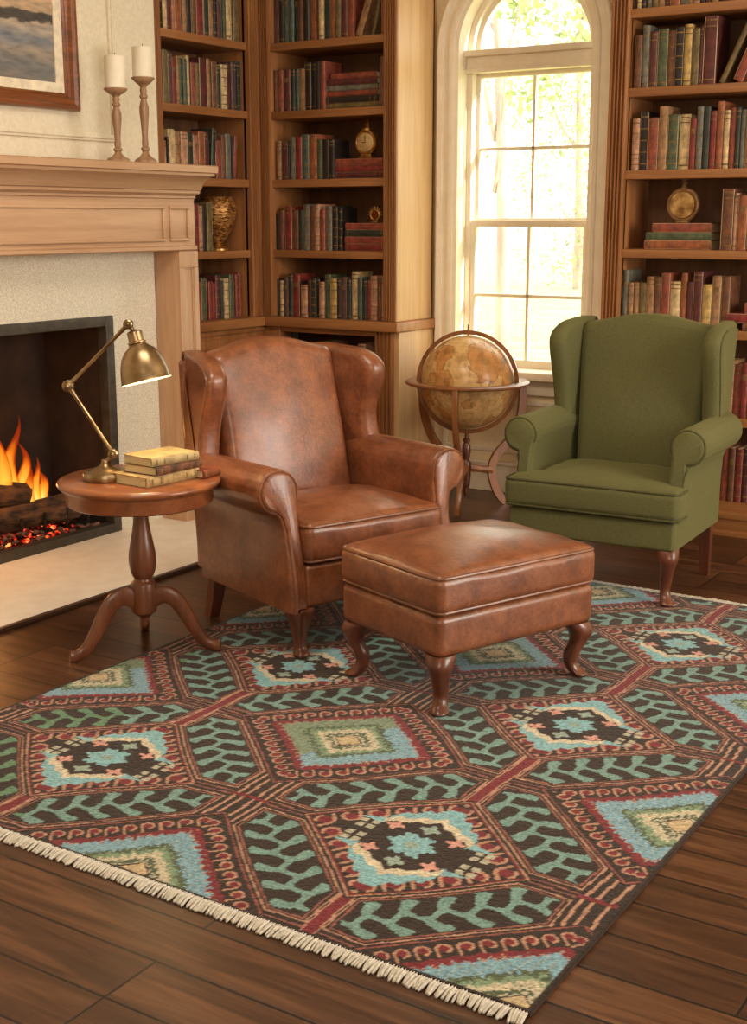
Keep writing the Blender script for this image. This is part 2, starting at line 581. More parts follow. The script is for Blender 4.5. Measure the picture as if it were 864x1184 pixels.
        for ins, d in steps:
            rings.append([fn(O[i].x - nor[i].x * ins, O[i].y - nor[i].y * ins, d) for i in range(n)])
        return s.loft(rings, True, mi, mat)

    def obj(s, name, mats, parent=None, loc=(0, 0, 0), rot=(0, 0, 0), angle=38, subsurf=0):
        me = bpy.data.meshes.new(name)
        me.from_pydata(s.v, [], s.f)
        if not isinstance(mats, (list, tuple)):
            mats = [mats]
        for m in mats:
            me.materials.append(m)
        me.polygons.foreach_set('material_index', s.m)
        import bmesh
        bm = bmesh.new()
        bm.from_mesh(me)
        bmesh.ops.recalc_face_normals(bm, faces=bm.faces)
        bm.to_mesh(me)
        bm.free()
        me.polygons.foreach_set('use_smooth', [True] * len(me.polygons))
        me.set_sharp_from_angle(angle=R(angle))
        o = bpy.data.objects.new(name, me)
        COL.objects.link(o)
        o.location = loc
        o.rotation_euler = rot
        if parent:
            o.parent = parent
        if subsurf:
            md = o.modifiers.new('s', 'SUBSURF')
            md.levels = md.render_levels = subsurf
        return o

def tag(o, label=None, cat=None, group=None, kind=None):
    if label: o['label'] = label
    if cat: o['category'] = cat
    if group: o['group'] = group
    if kind: o['kind'] = kind
    return o

def empty(name, loc=(0, 0, 0), rz=0, label=None, cat=None, group=None, kind=None):
    o = bpy.data.objects.new(name, None)
    COL.objects.link(o)
    o.location = loc
    o.rotation_euler = (0, 0, rz)
    o.empty_display_size = .1
    return tag(o, label, cat, group, kind)

def copy_tree(o, parent=None):
    c = o.copy()
    COL.objects.link(c)
    c.parent = parent
    for ch in list(o.children):
        copy_tree(ch, c)
    return c

def catmull(pts, n=8, closed=False):
    P = [np.array(p, float) for p in pts]
    L = len(P)
    out = []
    rng = range(L) if closed else range(L - 1)
    for i in rng:
        p0 = P[(i - 1) % L] if closed or i > 0 else P[0]
        p1, p2 = P[i], P[(i + 1) % L]
        p3 = P[(i + 2) % L] if closed or i < L - 2 else P[-1]
        for j in range(n):
            t = j / n
            out.append(tuple(.5 * ((2 * p1) + (-p0 + p2) * t + (2 * p0 - 5 * p1 + 4 * p2 - p3) * t * t + (-p0 + 3 * p1 - 3 * p2 + p3) * t ** 3)))
    if not closed:
        out.append(tuple(P[-1]))
    return out

def xyz(fn=None):
    return lambda u, v, d: (u, v, d)
XZ = lambda u, v, d: (u, d, v)      # outline in x,z pushed along y
YZ = lambda u, v, d: (d, u, v)      # outline in y,z pushed along x

# ================================================================== THE ROOM
XB = -4.41      # face of the chimney breast
CEIL = 3.25
def struct(o, label=None):
    o['kind'] = 'structure'
    if label: o['label'] = label
    return o

struct(G().box((-5.6, -1.6, -.1), (3.2, 6.75, 0)).obj('floor', M['floor']), 'dark plank floor running under the rug')
struct(G().box((-5.6, -1.6, CEIL), (3.2, 6.75, CEIL + .1)).obj('ceiling', M['plaster_wall']))

# left wall (behind fireplace and bookcase); the chimney breast is part of it, with the firebox opening cut through
YR = 4.97
FB0, FB1, FBT = 3.41, 4.575, 1.05
g = G()
g.box((-5.6, -1.6, 0), (-5.05, 6.75, CEIL))
g.box((-5.05, FB1 + .03, 0), (XB, YR, CEIL))
g.box((-5.05, -1.6, 0), (XB, FB0 - .03, CEIL))
g.box((-5.05, FB0 - .03, FBT + .03), (XB, FB1 + .03, CEIL))
struct(g.obj('wall_left', M['plaster']), 'cream plaster chimney wall above the mantel')

struct(G().box((3.2, -1.6, 0), (3.4, 6.75, CEIL)).obj('wall_right', M['plaster_wall']))

struct(G().box((-5.6, -1.8, 0), (3.4, -1.6, CEIL)).obj('wall_front', M['plaster_wall']))

# moulding framing a panel on the breast
g = G()
for (y0, y1, z0, z1) in ((3.32, 4.685, 1.845, 1.88), (4.65, 4.685, 1.88, 2.95), (3.32, 4.685, 2.95, 2.985), (3.32, 3.355, 1.88, 2.95)):
    g.rbox((XB - .005, y0, z0), (XB + .014, y1, z1), .004)
    if z1 - z0 < .1:
        g.rbox((XB, y0 + .012, z0 + .011), (XB + .022, y1 - .012, z0 + .024), .004)
    else:
        g.rbox((XB, y0 + .011, z0 - .02), (XB + .022, y0 + .024, z1 + .02), .004)
struct(g.obj('trim_1', M['plaster']), 'raised plaster panel moulding around the picture')

# window wall with an arched opening
YW = 6.5
WC, WR_, WB, WA = -3.222, .405, .66, 2.385      # centre x, half width, bottom, spring line of the arch
NA = 28
arch = [(WC + WR_ * math.cos(PI - PI * k / NA), WA + WR_ * math.sin(PI - PI * k / NA)) for k in range(NA + 1)]
g = G()
x0, x1 = -5.05, 3.2
def quad(a, b, c, d):
    g.add([a, b, c, d], [(0, 1, 2, 3)])
for yy in (YW, YW + .2):
    quad((x0, yy, 0), (WC - WR_, yy, 0), (WC - WR_, yy, CEIL), (x0, yy, CEIL))
    quad((WC + WR_, yy, 0), (x1, yy, 0), (x1, yy, CEIL), (WC + WR_, yy, CEIL))
    quad((WC - WR_, yy, 0), (WC + WR_, yy, 0), (WC + WR_, yy, WB), (WC - WR_, yy, WB))
    for a, b in zip(arch, arch[1:]):
        quad((a[0], yy, a[1]), (b[0], yy, b[1]), (b[0], yy, CEIL), (a[0], yy, CEIL))
loop = [(WC - WR_, WB)] + arch + [(WC + WR_, WB)]
for a, b in zip(loop, loop[1:] + loop[:1]):
    quad((a[0], YW, a[1]), (b[0], YW, b[1]), (b[0], YW + .2, b[1]), (a[0], YW + .2, a[1]))
struct(g.obj('wall_back', M['plaster_wall']), 'cream wall around the arched window')

# arched window: casing, frame, sashes, muntins, panes
win = empty('window_1', (WC, YW, WB), 0, 'tall arched cream window with eight panes over the garden', 'window', kind='structure')
def arch_path(r, zb, n=NA):
    return [(WC - r, zb)] + [(WC + r * math.cos(PI - PI * k / n), WA + r * math.sin(PI - PI * k / n)) for k in range(n + 1)] + [(WC + r, zb)]
def arch_sweep(prof, zb, base_r):
    """prof: closed list of (radial, y)"""
    rings = []
    n = NA
    def pt(ang, z, pr):
        return None
    secs = [(PI, zb)] + [(PI - PI * k / n, None) for k in range(n + 1)] + [(0, zb)]
    for ang, z in secs:
        ring = []
        for (dr, y) in prof:
            rr = base_r + dr
            x = WC + rr * math.cos(ang)
            zz = z if z is not None else WA + rr * math.sin(ang)
            ring.append((x - WC, y - YW, zz - WB))
        rings.append(ring)
    return rings
cas = [(0, YW + .01), (0, YW - .022), (.012, YW - .03), (.03, YW - .03), (.034, YW - .02), (.066, YW - .02), (.07, YW - .036), (.092, YW - .042), (.1, YW - .036), (.1, YW + .01)]
G().loft(arch_sweep(cas, .69, WR_), True).obj('casing', M['white_trim'], win)
jam = [(0, YW - .02), (0, YW + .19), (-.02, YW + .19), (-.02, YW - .012)]
G().loft(arch_sweep(jam, .69, WR_), True).obj('jamb', M['white_trim'], win)
YG = 6.62
fr = [(-.018, YG - .03), (-.018, YG + .05), (-.06, YG + .05), (-.06, YG - .01), (-.05, YG - .03)]
G().loft(arch_sweep(fr, .69, WR_), True).obj('frame', M['white_trim'], win)
GX0, GX1 = WC - .322, WC + .322
def W(g, x0, z0, x1, z1, y0, y1, r=.006):
    g.rbox((x0 - WC, y0 - YW, z0 - WB), (x1 - WC, y1 - YW, z1 - WB), r)
g = G()   # transom
W(g, WC - .385, 2.275, WC + .385, 2.39, YG - .045, YG + .05)
W(g, WC - .39, 2.352, WC + .39, 2.385, YG - .075, YG)
W(g, WC - .39, 2.268, WC + .39, 2.292, YG - .065, YG)
g.obj('transom', M['white_trim'], win)
fan = [(-.058, YG - .008), (-.058, YG + .03), (-.085, YG + .03), (-.085, YG - .008)]
G().loft(arch_sweep(fan, 2.385, WR_), True).obj('fanlight_frame', M['white_trim'], win)
def sash(z0, z1, y, zm):
    g = G()
    W(g, WC - .365, z0, GX0, z1, y - .02, y + .02)
    W(g, GX1, z0, WC + .365, z1, y - .02, y + .02)
    W(g, GX0 - .01, z1 - .04, GX1 + .01, z1, y - .02, y + .02)
    W(g, GX0 - .01, z0, GX1 + .01, z0 + .05, y - .02, y + .02)
    o = g.obj('sash', M['white_trim'], win)
    g = G()
    W(g, WC - .009, z0 + .04, WC + .009, z1 - .03, y - .014, y + .014, .003)
    W(g, GX0 - .005, zm - .009, GX1 + .005, zm + .009, y - .014, y + .014, .003)
    g.obj('muntin', M['white_trim'], o)
    for xa, xb in ((GX0 - .01, WC), (WC, GX1 + .01)):
        for za, zb in ((z0 + .03, zm), (zm, z1 - .02)):
            G().box((xa - WC, y - .003 - YW, za - WB), (xb - WC, y + .001 - YW, zb - WB)).obj('pane', M['glass'], o)
sash(1.455, 2.285, YG + .025, 1.872)
sash(.685, 1.495, YG - .005, 1.085)
lun = [(WC + .35 * math.cos(PI - PI * k / NA) - WC, WA + .35 * math.sin(PI - PI * k / NA) - WB) for k in range(NA + 1)]
G().prism(lun, YG + .01 - YW, YG + .014 - YW, XZ).obj('pane', M['glass'], win)
g = G()
W(g, WC - .53, .645, WC + .53, .69, YW - .09, YG + .08, .008)
W(g, WC - .48, .56, WC + .48, .648, YW - .03, YW + .02, .006)
g.obj('sill', M['white_trim'], win)

# skirting and dado trim under the window
g = G()
g.rbox((-3.76, YW - .022, 0), (-2.5, YW + .01, .15), .005)
g.rbox((-3.76, YW - .03, .15), (-2.5, YW + .01, .175), .008)
struct(g.obj('baseboard_back', M['white_trim']), 'pale skirting board under the window')
g = G()
for (xa, xb) in ((-3.68, -2.76),):
    g.rbox((xa, YW - .012, .5), (xb, YW + .01, .525), .004)
    g.rbox((xa, YW - .012, .225), (xb, YW + .01, .25), .004)
    g.rbox((xa, YW - .012, .25), (xa + .025, YW + .01, .5), .004)
    g.rbox((xb - .025, YW - .012, .25), (xb, YW + .01, .5), .004)
struct(g.obj('trim_2', M['white_trim']), 'panel moulding on the wall below the window')

# ================================================================== FIREPLACE
fp = empty('fireplace', (XB, 4.0, 0), 0, 'pale wood mantel fireplace with stone surround and black firebox', 'fireplace')
def F(p):
    return (p[0] - XB, p[1] - 4.0, p[2])
def fbox(g, lo, hi, r=.004):
    g.rbox(F(lo), F(hi), r)
MY0, MY1 = 2.95, 5.02
prof = [(XB - .01, 1.35), (-4.235, 1.35), (-4.225, 1.356), (-4.225, 1.37), (-4.24, 1.376), (-4.24, 1.592), (-4.228, 1.596), (-4.228, 1.606), (-4.215, 1.612),
        (-4.2, 1.618), (-4.2, 1.63), (-4.19, 1.634), (-4.182, 1.655), (-4.162, 1.678), (-4.13, 1.692), (-4.105, 1.697), (-4.105, 1.708), (-4.085, 1.712), (-4.083, 1.74), (-4.09, 1.745), (XB - .01, 1.745)]
g = G()
g.prism([(p[0] - XB, p[1]) for p in prof], MY0 - 4.0, MY1 - 4.0, XZ)
g.obj('mantel_shelf', M['mantel'], fp)
g = G()   # raised mouldings of the frieze panels
def pframe(g, y0, y1, z0, z1, x, w=.016, t=.012):
    for (a, b, c, d) in ((y0, y1, z0, z0 + w), (y0, y1, z1 - w, z1), (y0, y0 + w, z0 + w, z1 - w), (y1 - w, y1, z0 + w, z1 - w)):
        fbox(g, (x - .004, a, c), (x + t, b, d), .005)
pframe(g, 4.835, 4.975, 1.395, 1.56, -4.24)
pframe(g, 3.16, 4.8, 1.395, 1.56, -4.24)
pframe(g, 2.99, 3.13, 1.395, 1.56, -4.24)
g.obj('frieze_moulding', M['mantel'], fp)
for (a, b) in ((4.9, 5.04), (2.93, 3.07)):
    g = G()
    fbox(g, (XB - .006, a, .02), (-4.25, b, 1.351), .004)
    fbox(g, (XB - .006, a - .006, .02), (-4.235, b + .006, .16), .006)
    fbox(g, (-4.252, a + .0005, .03), (-4.238, a + .034, 1.27), .003)
    fbox(g, (-4.252, b - .034, .03), (-4.238, b - .0005, 1.27), .003)
    fbox(g, (-4.252, a + .0005, 1.2695), (-4.2385, b - .0005, 1.3495), .003)
    pl = g.obj('pilaster', M['mantel_v'], fp)
    g = G()
    fbox(g, (-4.252, a + .034, .19), (-4.243, a + .042, 1.27), .002)
    fbox(g, (-4.252, b - .042, .19), (-4.243, b - .034, 1.27), .002)
    fbox(g, (-4.252, a + .034, 1.262), (-4.243, b - .034, 1.27), .002)
    g.obj('bead_moulding', M['mantel_v'], pl)
# stone surround, in front of the breast
g = G()
g.box(F((XB - .004, FB1 + .005, .015)), F((XB + .012, 4.898, 1.352)))
g.box(F((XB - .004, 3.072, .015)), F((XB + .012, FB0 - .005, 1.352)))
g.box(F((XB - .004, FB0 - .005, FBT + .004)), F((XB + .012, FB1 + .005, 1.352)))
g.obj('stone_surround', M['stone'], fp)
g = G()
for (a, b, c, d) in ((FB1 - .042, FB1 + .008, .02, FBT + .008), (FB0 - .008, FB0 + .042, .02, FBT + .008), (FB0 + .042, FB1 - .042, FBT - .04, FBT + .008), (FB0 + .042, FB1 - .042, .02, .065)):
    g.rbox(F((XB - .03, a, c)), F((XB + .03, b, d)), .004)
g.obj('firebox_frame', M['black_metal'], fp)
g = G()
D = -4.83
g.box(F((D - .02, FB0 - .02, .0)), F((D, FB1 + .02, FBT + .02)))
g.box(F((D, FB1 - .01, .0)), F((XB - .002, FB1 + .02, FBT + .02)))
g.box(F((D, FB0 - .02, .0)), F((XB - .002, FB0 + .01, FBT + .02)))
g.box(F((D, FB0 - .02, FBT - .01)), F((XB - .002, FB1 + .02, FBT + .02)))
g.box(F((D, FB0 - .02, .0)), F((XB - .002, FB1 + .02, .03)))
g.obj('firebox_lining', M['firebrick'], fp)
g = G()
g.rbox(F((XB - .01, 2.6, 0)), F((-3.69, 5.0, .022)), .006)
ho = g.obj('hearth', M['hearth'], fp)
g = G()
g.rbox(F((-3.69, 2.6, 0)), F((-3.668, 5.02, .02)), .004)
g.rbox(F((-4.2, 5.0, 0)), F((-3.669, 5.02, .02)), .004)
g.obj('hearth_border', M['hearth_edge'], fp)

# fire grate, logs, embers, flames
FZ = .03
gr = empty('fire_grate', (-4.6, 4.02, FZ), 0, 'black iron log grate inside the firebox', 'grate')
g = G()
for k in range(7):
    y = -.42 + k * .14
    g.tube([(-.14, y, .058), (.1, y, .058), (.135, y, .066), (.145, y, .15)], .009, 6)
g.tube([(.1, -.46, .05), (.1, .46, .05)], .012, 6)
g.tube([(-.12, -.46, .05), (-.12, .46, .05)], .012, 6)
g.obj('bars', M['iron'], gr)
for x, y in ((.1, -.44), (.1, .44), (-.12, -.44), (-.12, .44)):
    G().tube([(x, y, .05), (x, y, .03), (x + .004, y + .004, 0)], [.012, .011, .013], 6).obj('leg', M['iron'], gr)

def log_obj(c, L, r, rot, seed, label):
    rr = random.Random(seed)
    rings = []
    n = 16
    ph = [rr.uniform(0, 6) for _ in range(4)]
    for i in range(11):
        x = -L / 2 + L * i / 10
        ring = []
        for k in range(n):
            a = 2 * PI * k / n
            q = r * (1 + .09 * math.sin(3 * a + ph[0] + x * 6) + .06 * math.sin(5 * a + ph[1] - x * 14) + .05 * math.sin(9 * a + x * 40 + ph[2]))
            ring.append((x, q * math.cos(a), q * math.sin(a)))
        rings.append(ring)
    rings = [[(p[0], p[1] * .8, p[2] * .8) for p in rings[0]]] + rings + [[(p[0], p[1] * .8, p[2] * .8) for p in rings[-1]]]
    o = G().loft(rings).obj('firewood_log', M['log'], None, c, rot)
    return tag(o, label, 'log', 'logs burning on the grate')
log_obj((-4.53, 4.02, .168), .74, .062, (0, 0, R(86)), 1, 'thick charred log lying along the front of the grate')
log_obj((-4.68, 4.05, .166), .66, .06, (.6, 0, R(95)), 2, 'charred log at the rear of the grate, behind the flames')
log_obj((-4.60, 3.85, .294), .56, .064, (1, R(8), R(78)), 3, 'charred log resting aslant on top of the others')

g = G()
er = random.Random(5)
def chunk(g, c, s, rr):
    t = (1 + 5 ** .5) / 2
    V = [(-1, t, 0), (1, t, 0), (-1, -t, 0), (1, -t, 0), (0, -1, t), (0, 1, t), (0, -1, -t), (0, 1, -t), (t, 0, -1), (t, 0, 1), (-t, 0, -1), (-t, 0, 1)]
    Fc = [(0, 11, 5), (0, 5, 1), (0, 1, 7), (0, 7, 10), (0, 10, 11), (1, 5, 9), (5, 11, 4), (11, 10, 2), (10, 7, 6), (7, 1, 8), (3, 9, 4), (3, 4, 2), (3, 2, 6), (3, 6, 8), (3, 8, 9), (4, 9, 5), (2, 4, 11), (6, 2, 10), (8, 6, 7), (9, 8, 1)]
    q = rr.uniform(0, 6)
    vv = []
    for v in V:
        k = s / 1.9 * rr.uniform(.7, 1.25)
        x, y, z = v[0] * k, v[1] * k, v[2] * k * .75
        vv.append((c[0] + x * math.cos(q) - y * math.sin(q), c[1] + x * math.sin(q) + y * math.cos(q), c[2] + z))
    g.add(vv, Fc)
ga = G()
for i in range(900):
    y = er.uniform(-.5, .56)
    x = er.uniform(-.2, .16)
    hgt = .062 * math.exp(-(y / .42) ** 2) + .014
    s = er.uniform(.008, .018)
    ring = er.random()
    hot = x < .12 and y < .42 and er.random() < .8
    chunk(g if hot else ga, (x, y, hgt * er.random() + .008), s, er)
emb = tag(g.obj('embers', M['ember'], None, (-4.6, 3.96, FZ)), 'glowing red coals heaped under the grate', 'embers', kind='stuff')
ash = tag(ga.obj('ash_chunks', M['ash'], None, (-4.6, 3.96, FZ)), 'grey ash and cinders spread over the firebox floor', 'ash', kind='stuff')

fire = empty('fire', (-4.6, 4.05, .2), 0, 'tall orange and yellow flames rising from the burning logs', 'fire')
def flame(x, y, z, h, w, seed):
    rr = random.Random(seed)
    rings = []
    n = 12
    p1, p2 = rr.uniform(0, 6), rr.uniform(0, 6)
    for i in range(15):
        t = i / 14
        r = w * (math.sin(PI * min(1, (t * .93 + .07)) ** .62) ** .9 * (1 - t) ** .35 + .004)
        ox = .06 * w * math.sin(t * 7 + p1) * 6 * t
        oy = w * 1.1 * math.sin(t * 5.5 + p2) * t
        rings.append([(x + ox + r * .8 * math.cos(2 * PI * k / n + t * 2), y + oy + r * (1 + .25 * math.sin(3 * 2 * PI * k / n + t * 9)) * math.sin(2 * PI * k / n + t * 2), z + h * t) for k in range(n)])
    G().loft(rings).obj('flame', M['flame'], fire, (0, 0, 0), (0, 0, 0), 180)
for a in ((.0, .06, -.0, .44, .05, 3), (.02, -.04, -.0, .48, .06, 8), (-.02, .13, -.02, .34, .045, 5), (.02, .21, -.02, .2, .035, 6), (.0, -.18, 0, .4, .06, 9), (-.05, -.32, 0, .3, .05, 12), (.05, .1, -.04, .26, .04, 14), (.03, .17, -.03, .27, .03, 21)):
    flame(*a)

# picture over the mantel
PY0, PY1, PZ0, PZ1 = 3.57, 4.425, 1.965, 2.68
pic = empty('framed_picture', (XB, (PY0 + PY1) / 2, PZ0), 0, 'wintry landscape painting in a brown wooden frame above the mantel', 'picture')
def Pp(lo, hi):
    c = (XB, (PY0 + PY1) / 2, PZ0)
    return tuple(lo[i] - c[i] for i in range(3)), tuple(hi[i] - c[i] for i in range(3))
def frame_ring(g, y0, y1, z0, z1, prof):
    """mitred frame: prof = list of (inset, height off the wall)"""
    rings = []
    for (ins, hgt) in prof:
        rings.append([(XB + hgt, y0 + ins, z0 + ins), (XB + hgt, y1 - ins, z0 + ins), (XB + hgt, y1 - ins, z1 - ins), (XB + hgt, y0 + ins, z1 - ins)])
    c = (XB, (PY0 + PY1) / 2, PZ0)
    rings = [[tuple(p[i] - c[i] for i in range(3)) for p in r] for r in rings]
    rings.append(rings[0])
    g.loft(rings, False)
g = G()
frame_ring(g, PY0, PY1, PZ0, PZ1, [(0, 0), (0, .034), (.008, .046), (.02, .046), (.03, .034), (.05, .03), (.058, .024), (.064, .026), (.072, .02), (.074, .01), (.074, 0)])
g.obj('frame', M['frame'], pic, angle=25)
g = G()
frame_ring(g, PY0 + .072, PY1 - .072, PZ0 + .072, PZ1 - .072, [(0, .002), (0, .016), (.042, .012), (.044, .004), (.044, .002)])
g.obj('mat_border', M['mat'], pic)
g = G()
lo, hi = Pp((XB + .002, PY0 + .114, PZ0 + .114), (XB + .007, PY1 - .114, PZ1 - .114))
hh = hi[2] - lo[2]
g.box((lo[0], lo[1], 0), (hi[0], hi[1], hh))
g.obj('canvas', M['painting'], pic, (0, 0, lo[2]))

# candles and candlesticks on the mantel
def candlestick(y, h, ch, label1, label2, x=-4.15):
    z0 = 1.745
    o = empty('candlestick', (x, y, z0), 0, label1, 'candlestick', 'wooden candlesticks on the mantel')
    s = h / .34
    p = [(.0, 0), (.05, 0), (.05, .008), (.046, .014), (.03, .022), (.018, .034), (.013, .045), (.019, .052), (.019, .06), (.012, .066), (.015, .078), (.013, .1), (.016, .15), (.021, .2), (.021, .225), (.015, .245), (.012, .255), (.018, .262), (.018, .27), (.013, .276), (.016, .29), (.013, .302), (.024, .316)]
    G().lathe([(r, z * s) for r, z in p], 24).obj('stem', M['stick'], o)
    G().lathe([(.0, .312 * s), (.026, .314 * s), (.05, h - .006), (.052, h), (.048, h + .002), (0, h)], 28).obj('drip_pan', M['stick'], o)
    c = empty('pillar_candle', (x, y, z0 + h + .001), 0, label2, 'candle', 'cream pillar candles on the mantel')
    rr = random.Random(int(y * 100))
    G().lathe([(0, 0), (.044, 0), (.045, .004), (.045, ch - .008), (.043, ch - .002), (.036, ch), (.03, ch - .004), (0, ch - .006)], 32).obj('wax', M['candle'], c)
    G().tube([(0, 0, ch - .008), (.001, 0, ch + .004), (.003, .001, ch + .012)], .0015, 6).obj('wick', M['wick'], c)
candlestick(4.415, .305, .135, 'shorter turned wooden candlestick, the one nearer the picture', 'cream pillar candle on the shorter candlestick')
candlestick(4.592, .365, .13, 'taller turned wooden candlestick beside the bookcase', 'cream pillar candle on the taller candlestick')

# ================================================================== BOOKCASES
SH = [2.44, 2.08, 1.713, 1.328]
LEDGE = .955
XL, YB = -4.66, 6.1
CD = .36          # depth of the cases
def fluted(g, place, w, z0, z1):
    """fluted stile, PLACE(u, out, z) maps local -> world; u across 0..w, out towards the room"""
    n = 4
    pts = [(0, -.012), (0, .0)]
    m = .010
    fw = (w - 2 * m) / n
    pts = [(0, -.03), (0, .012), (m * .6, .014)]
    for i in range(n):
        u0 = m + i * fw
        for (t, o) in ((.14, .014), (.24, .003), (.5, -.003), (.76, .003), (.86, .014)):
            pts.append((u0 + t * fw, o))
    pts += [(w - m * .6, .014), (w, .012), (w, -.03)]
    rings = [[place(u, o, z) for (u, o) in pts] for z in (z0, z1)]
    g.loft(rings, True)

# --- bookcase beside the mantel (faces +X)
LY0, LY1 = 5.285, 6.0
bc1 = empty('bookcase', (XL, 5.6, 0), 0, 'tall oak bookcase in the alcove beside the mantel', 'bookcase', 'built-in oak bookcases')
o1 = (XL, 5.6, 0)
def L1(p): return tuple(p[i] - o1[i] for i in range(3))
def part(lo, hi, name, m, root, org, r=.004):
    return G().rbox(tuple(lo[i] - org[i] for i in range(3)), tuple(hi[i] - org[i] for i in range(3)), r).obj(name, m, root)
YA = YR + .004
part((XL - CD - .02, YA, 0), (XL - CD, 6.46, CEIL), 'back_panel', M['oak_dark'], bc1, o1)
for (a, b) in ((YA, 5.285), (LY1, YB + .0)):
    g = G()
    fluted(g, lambda u, o, z, a=a: L1((XL + o, a + u, z)), b - a - .001, LEDGE + .002, CEIL)
    g.obj('pilaster', M['oak'], bc1)
part((XL - CD, LY0 - .025, LEDGE), (XL - .012, LY0, CEIL), 'side_panel', M['oak'], bc1, o1)
part((XL - CD, LY1, LEDGE), (XL - .012, LY1 + .025, CEIL), 'side_panel', M['oak'], bc1, o1)
for z in SH + [2.81]:
    part((XL - CD, LY0 - .002, z - .042), (XL - .004, LY1 + .002, z), 'shelf', M['oak_hy'], bc1, o1)
part((XL - CD, YA, LEDGE - .055), (XL + .05, YB + .0, LEDGE), 'ledge', M['oak_hy'], bc1, o1, .008)
g = G()
g.rbox(L1((XL - CD, YA, 0)), L1((XL + .01, YB, LEDGE - .056)), .004)
g.rbox(L1((XL, YA, LEDGE - .085)), L1((XL + .026, YB, LEDGE - .056)), .008)
pframe2 = lambda g, y0, y1, z0, z1: [g.rbox(L1((XL + .006, a, c)), L1((XL + .024, b, d)), .005) for (a, b, c, d) in ((y0, y1, z0, z0 + .05), (y0, y1, z1 - .05, z1), (y0, y0 + .05, z0 + .05, z1 - .05), (y1 - .05, y1, z0 + .05, z1 - .05))]
pframe2(g, 5.28, 6.02, .14, .85)
g.obj('base_cabinet', M['oak'], bc1)

# --- bookcase in the corner (faces -Y)
BX0, BX1, BXE = -4.578, -3.832, -3.75
bc2 = empty('bookcase', (-4.2, YB, 0), 0, 'oak bookcase across the corner, with open cupboard below and brightly lit side', 'bookcase', 'built-in oak bookcases')
o2 = (-4.2, YB, 0)
def L2(p): return tuple(p[i] - o2[i] for i in range(3))
part((XL - .012, YB + CD, 0), (BXE, YB + CD + .02, CEIL), 'back_panel', M['oak_dark'], bc2, o2)
for (a, b) in ((XL + .018, BX0), (BX1, BXE)):
    g = G()
    fluted(g, lambda u, o, z, a=a: L2((a + u, YB - o, z)), b - a - .001, LEDGE + .002, CEIL)
    g.obj('pilaster', M['oak'], bc2)
part((BX0 - .02, YB + .012, LEDGE), (BX0, YB + CD, CEIL), 'side_panel', M['oak'], bc2, o2)
part((BX1, YB + .012, LEDGE), (BX1 + .02, YB + CD, CEIL), 'side_panel', M['oak'], bc2, o2)
part((BXE - .02, YB + .0, LEDGE), (BXE, YW - .002, CEIL), 'end_panel', M['oak_lit'], bc2, o2)
for z in SH + [2.81]:
    part((BX0 - .002, YB + .004, z - .042), (BX1 + .002, YB + CD, z), 'shelf', M['oak_h'], bc2, o2)
part((XL + .0505, YB - .05, LEDGE - .055), (BXE + .03, YW - .002, LEDGE), 'ledge', M['oak_h'], bc2, o2, .008)
# lower open cupboard
part((XL + .012, YB - .012, .0), (-4.53, YB + .1, LEDGE - .056), 'stile', M['oak'], bc2, o2)
g = G()
fluted(g, lambda u, o, z: L2((-3.885 + u, YB - o, z)), .115, .1, LEDGE - .056)
g.obj('stile', M['oak'], bc2)
part((-4.53, YB, LEDGE - .085), (-3.88, YB + .03, LEDGE - .056), 'top_rail', M['oak_h'], bc2, o2)
part((XL + .012, YB - .03, 0), (BXE + .02, YB + .06, .1), 'plinth', M['oak_h'], bc2, o2)
part((-4.53, YB + .01, .54), (-3.88, YB + CD, .58), 'shelf', M['oak_h'], bc2, o2)
part((-4.53, YB + .01, .1), (-3.88, YB + CD, .13), 'shelf', M['oak_h'], bc2, o2)
part((-3.79, YB + .001, .0), (BXE + .012, YW - .002, LEDGE - .056), 'end_panel', M['oak_lit'], bc2, o2)
part((BXE + .012, YB - .03, .0), (BXE + .022, YW - .002, .12), 'plinth', M['oak_lit'], bc2, o2)

# --- bookcase behind the green chair (faces -Y)
YC = 6.15
RX0, RX1, RXA, RXB = -2.498, -1.42, -2.59, -1.33
SR = [2.46, 2.105, 1.727, 1.356, .985, .572, .162]
bc3 = empty('bookcase', (-1.95, YC, 0), 0, 'wide oak bookcase filled with books behind the green armchair', 'bookcase', 'built-in oak bookcases')
o3 = (-1.95, YC, 0)
def L3(p): return tuple(p[i] - o3[i] for i in range(3))
part((RXA, YW - .022, 0), (RXB, YW - .002, CEIL), 'back_panel', M['oak_dark'], bc3, o3)
for (a, b) in ((RXA, RX0), (RX1, RXB)):
    g = G()
    fluted(g, lambda u, o, z, a=a: L3((a + u, YC - o, z)), b - a, .121, CEIL)
    g.obj('pilaster', M['oak'], bc3)
for a in (RX0 - .024, RX1):
    part((a, YC + .012, .12), (a + .024, YW - .022, CEIL), 'side_panel', M['oak'], bc3, o3)
for z in SR + [2.83]:
    part((RX0 - .002, YC + .002, z - .042), (RX1 + .002, YW - .022, z), 'shelf', M['oak_h'], bc3, o3)
g = G()
g.rbox(L3((RXA, YC - .025, 0)), L3((RXB, YC + .2, .12)), .006)
g.rbox(L3((RXA, YC - .032, .085)), L3((RXB, YC + .1, .122)), .008)
g.rbox(L3((RXA, YC - .036, 0)), L3((RXB, YC + .1, .03)), .008)
g.obj('plinth', M['oak_h'], bc3)

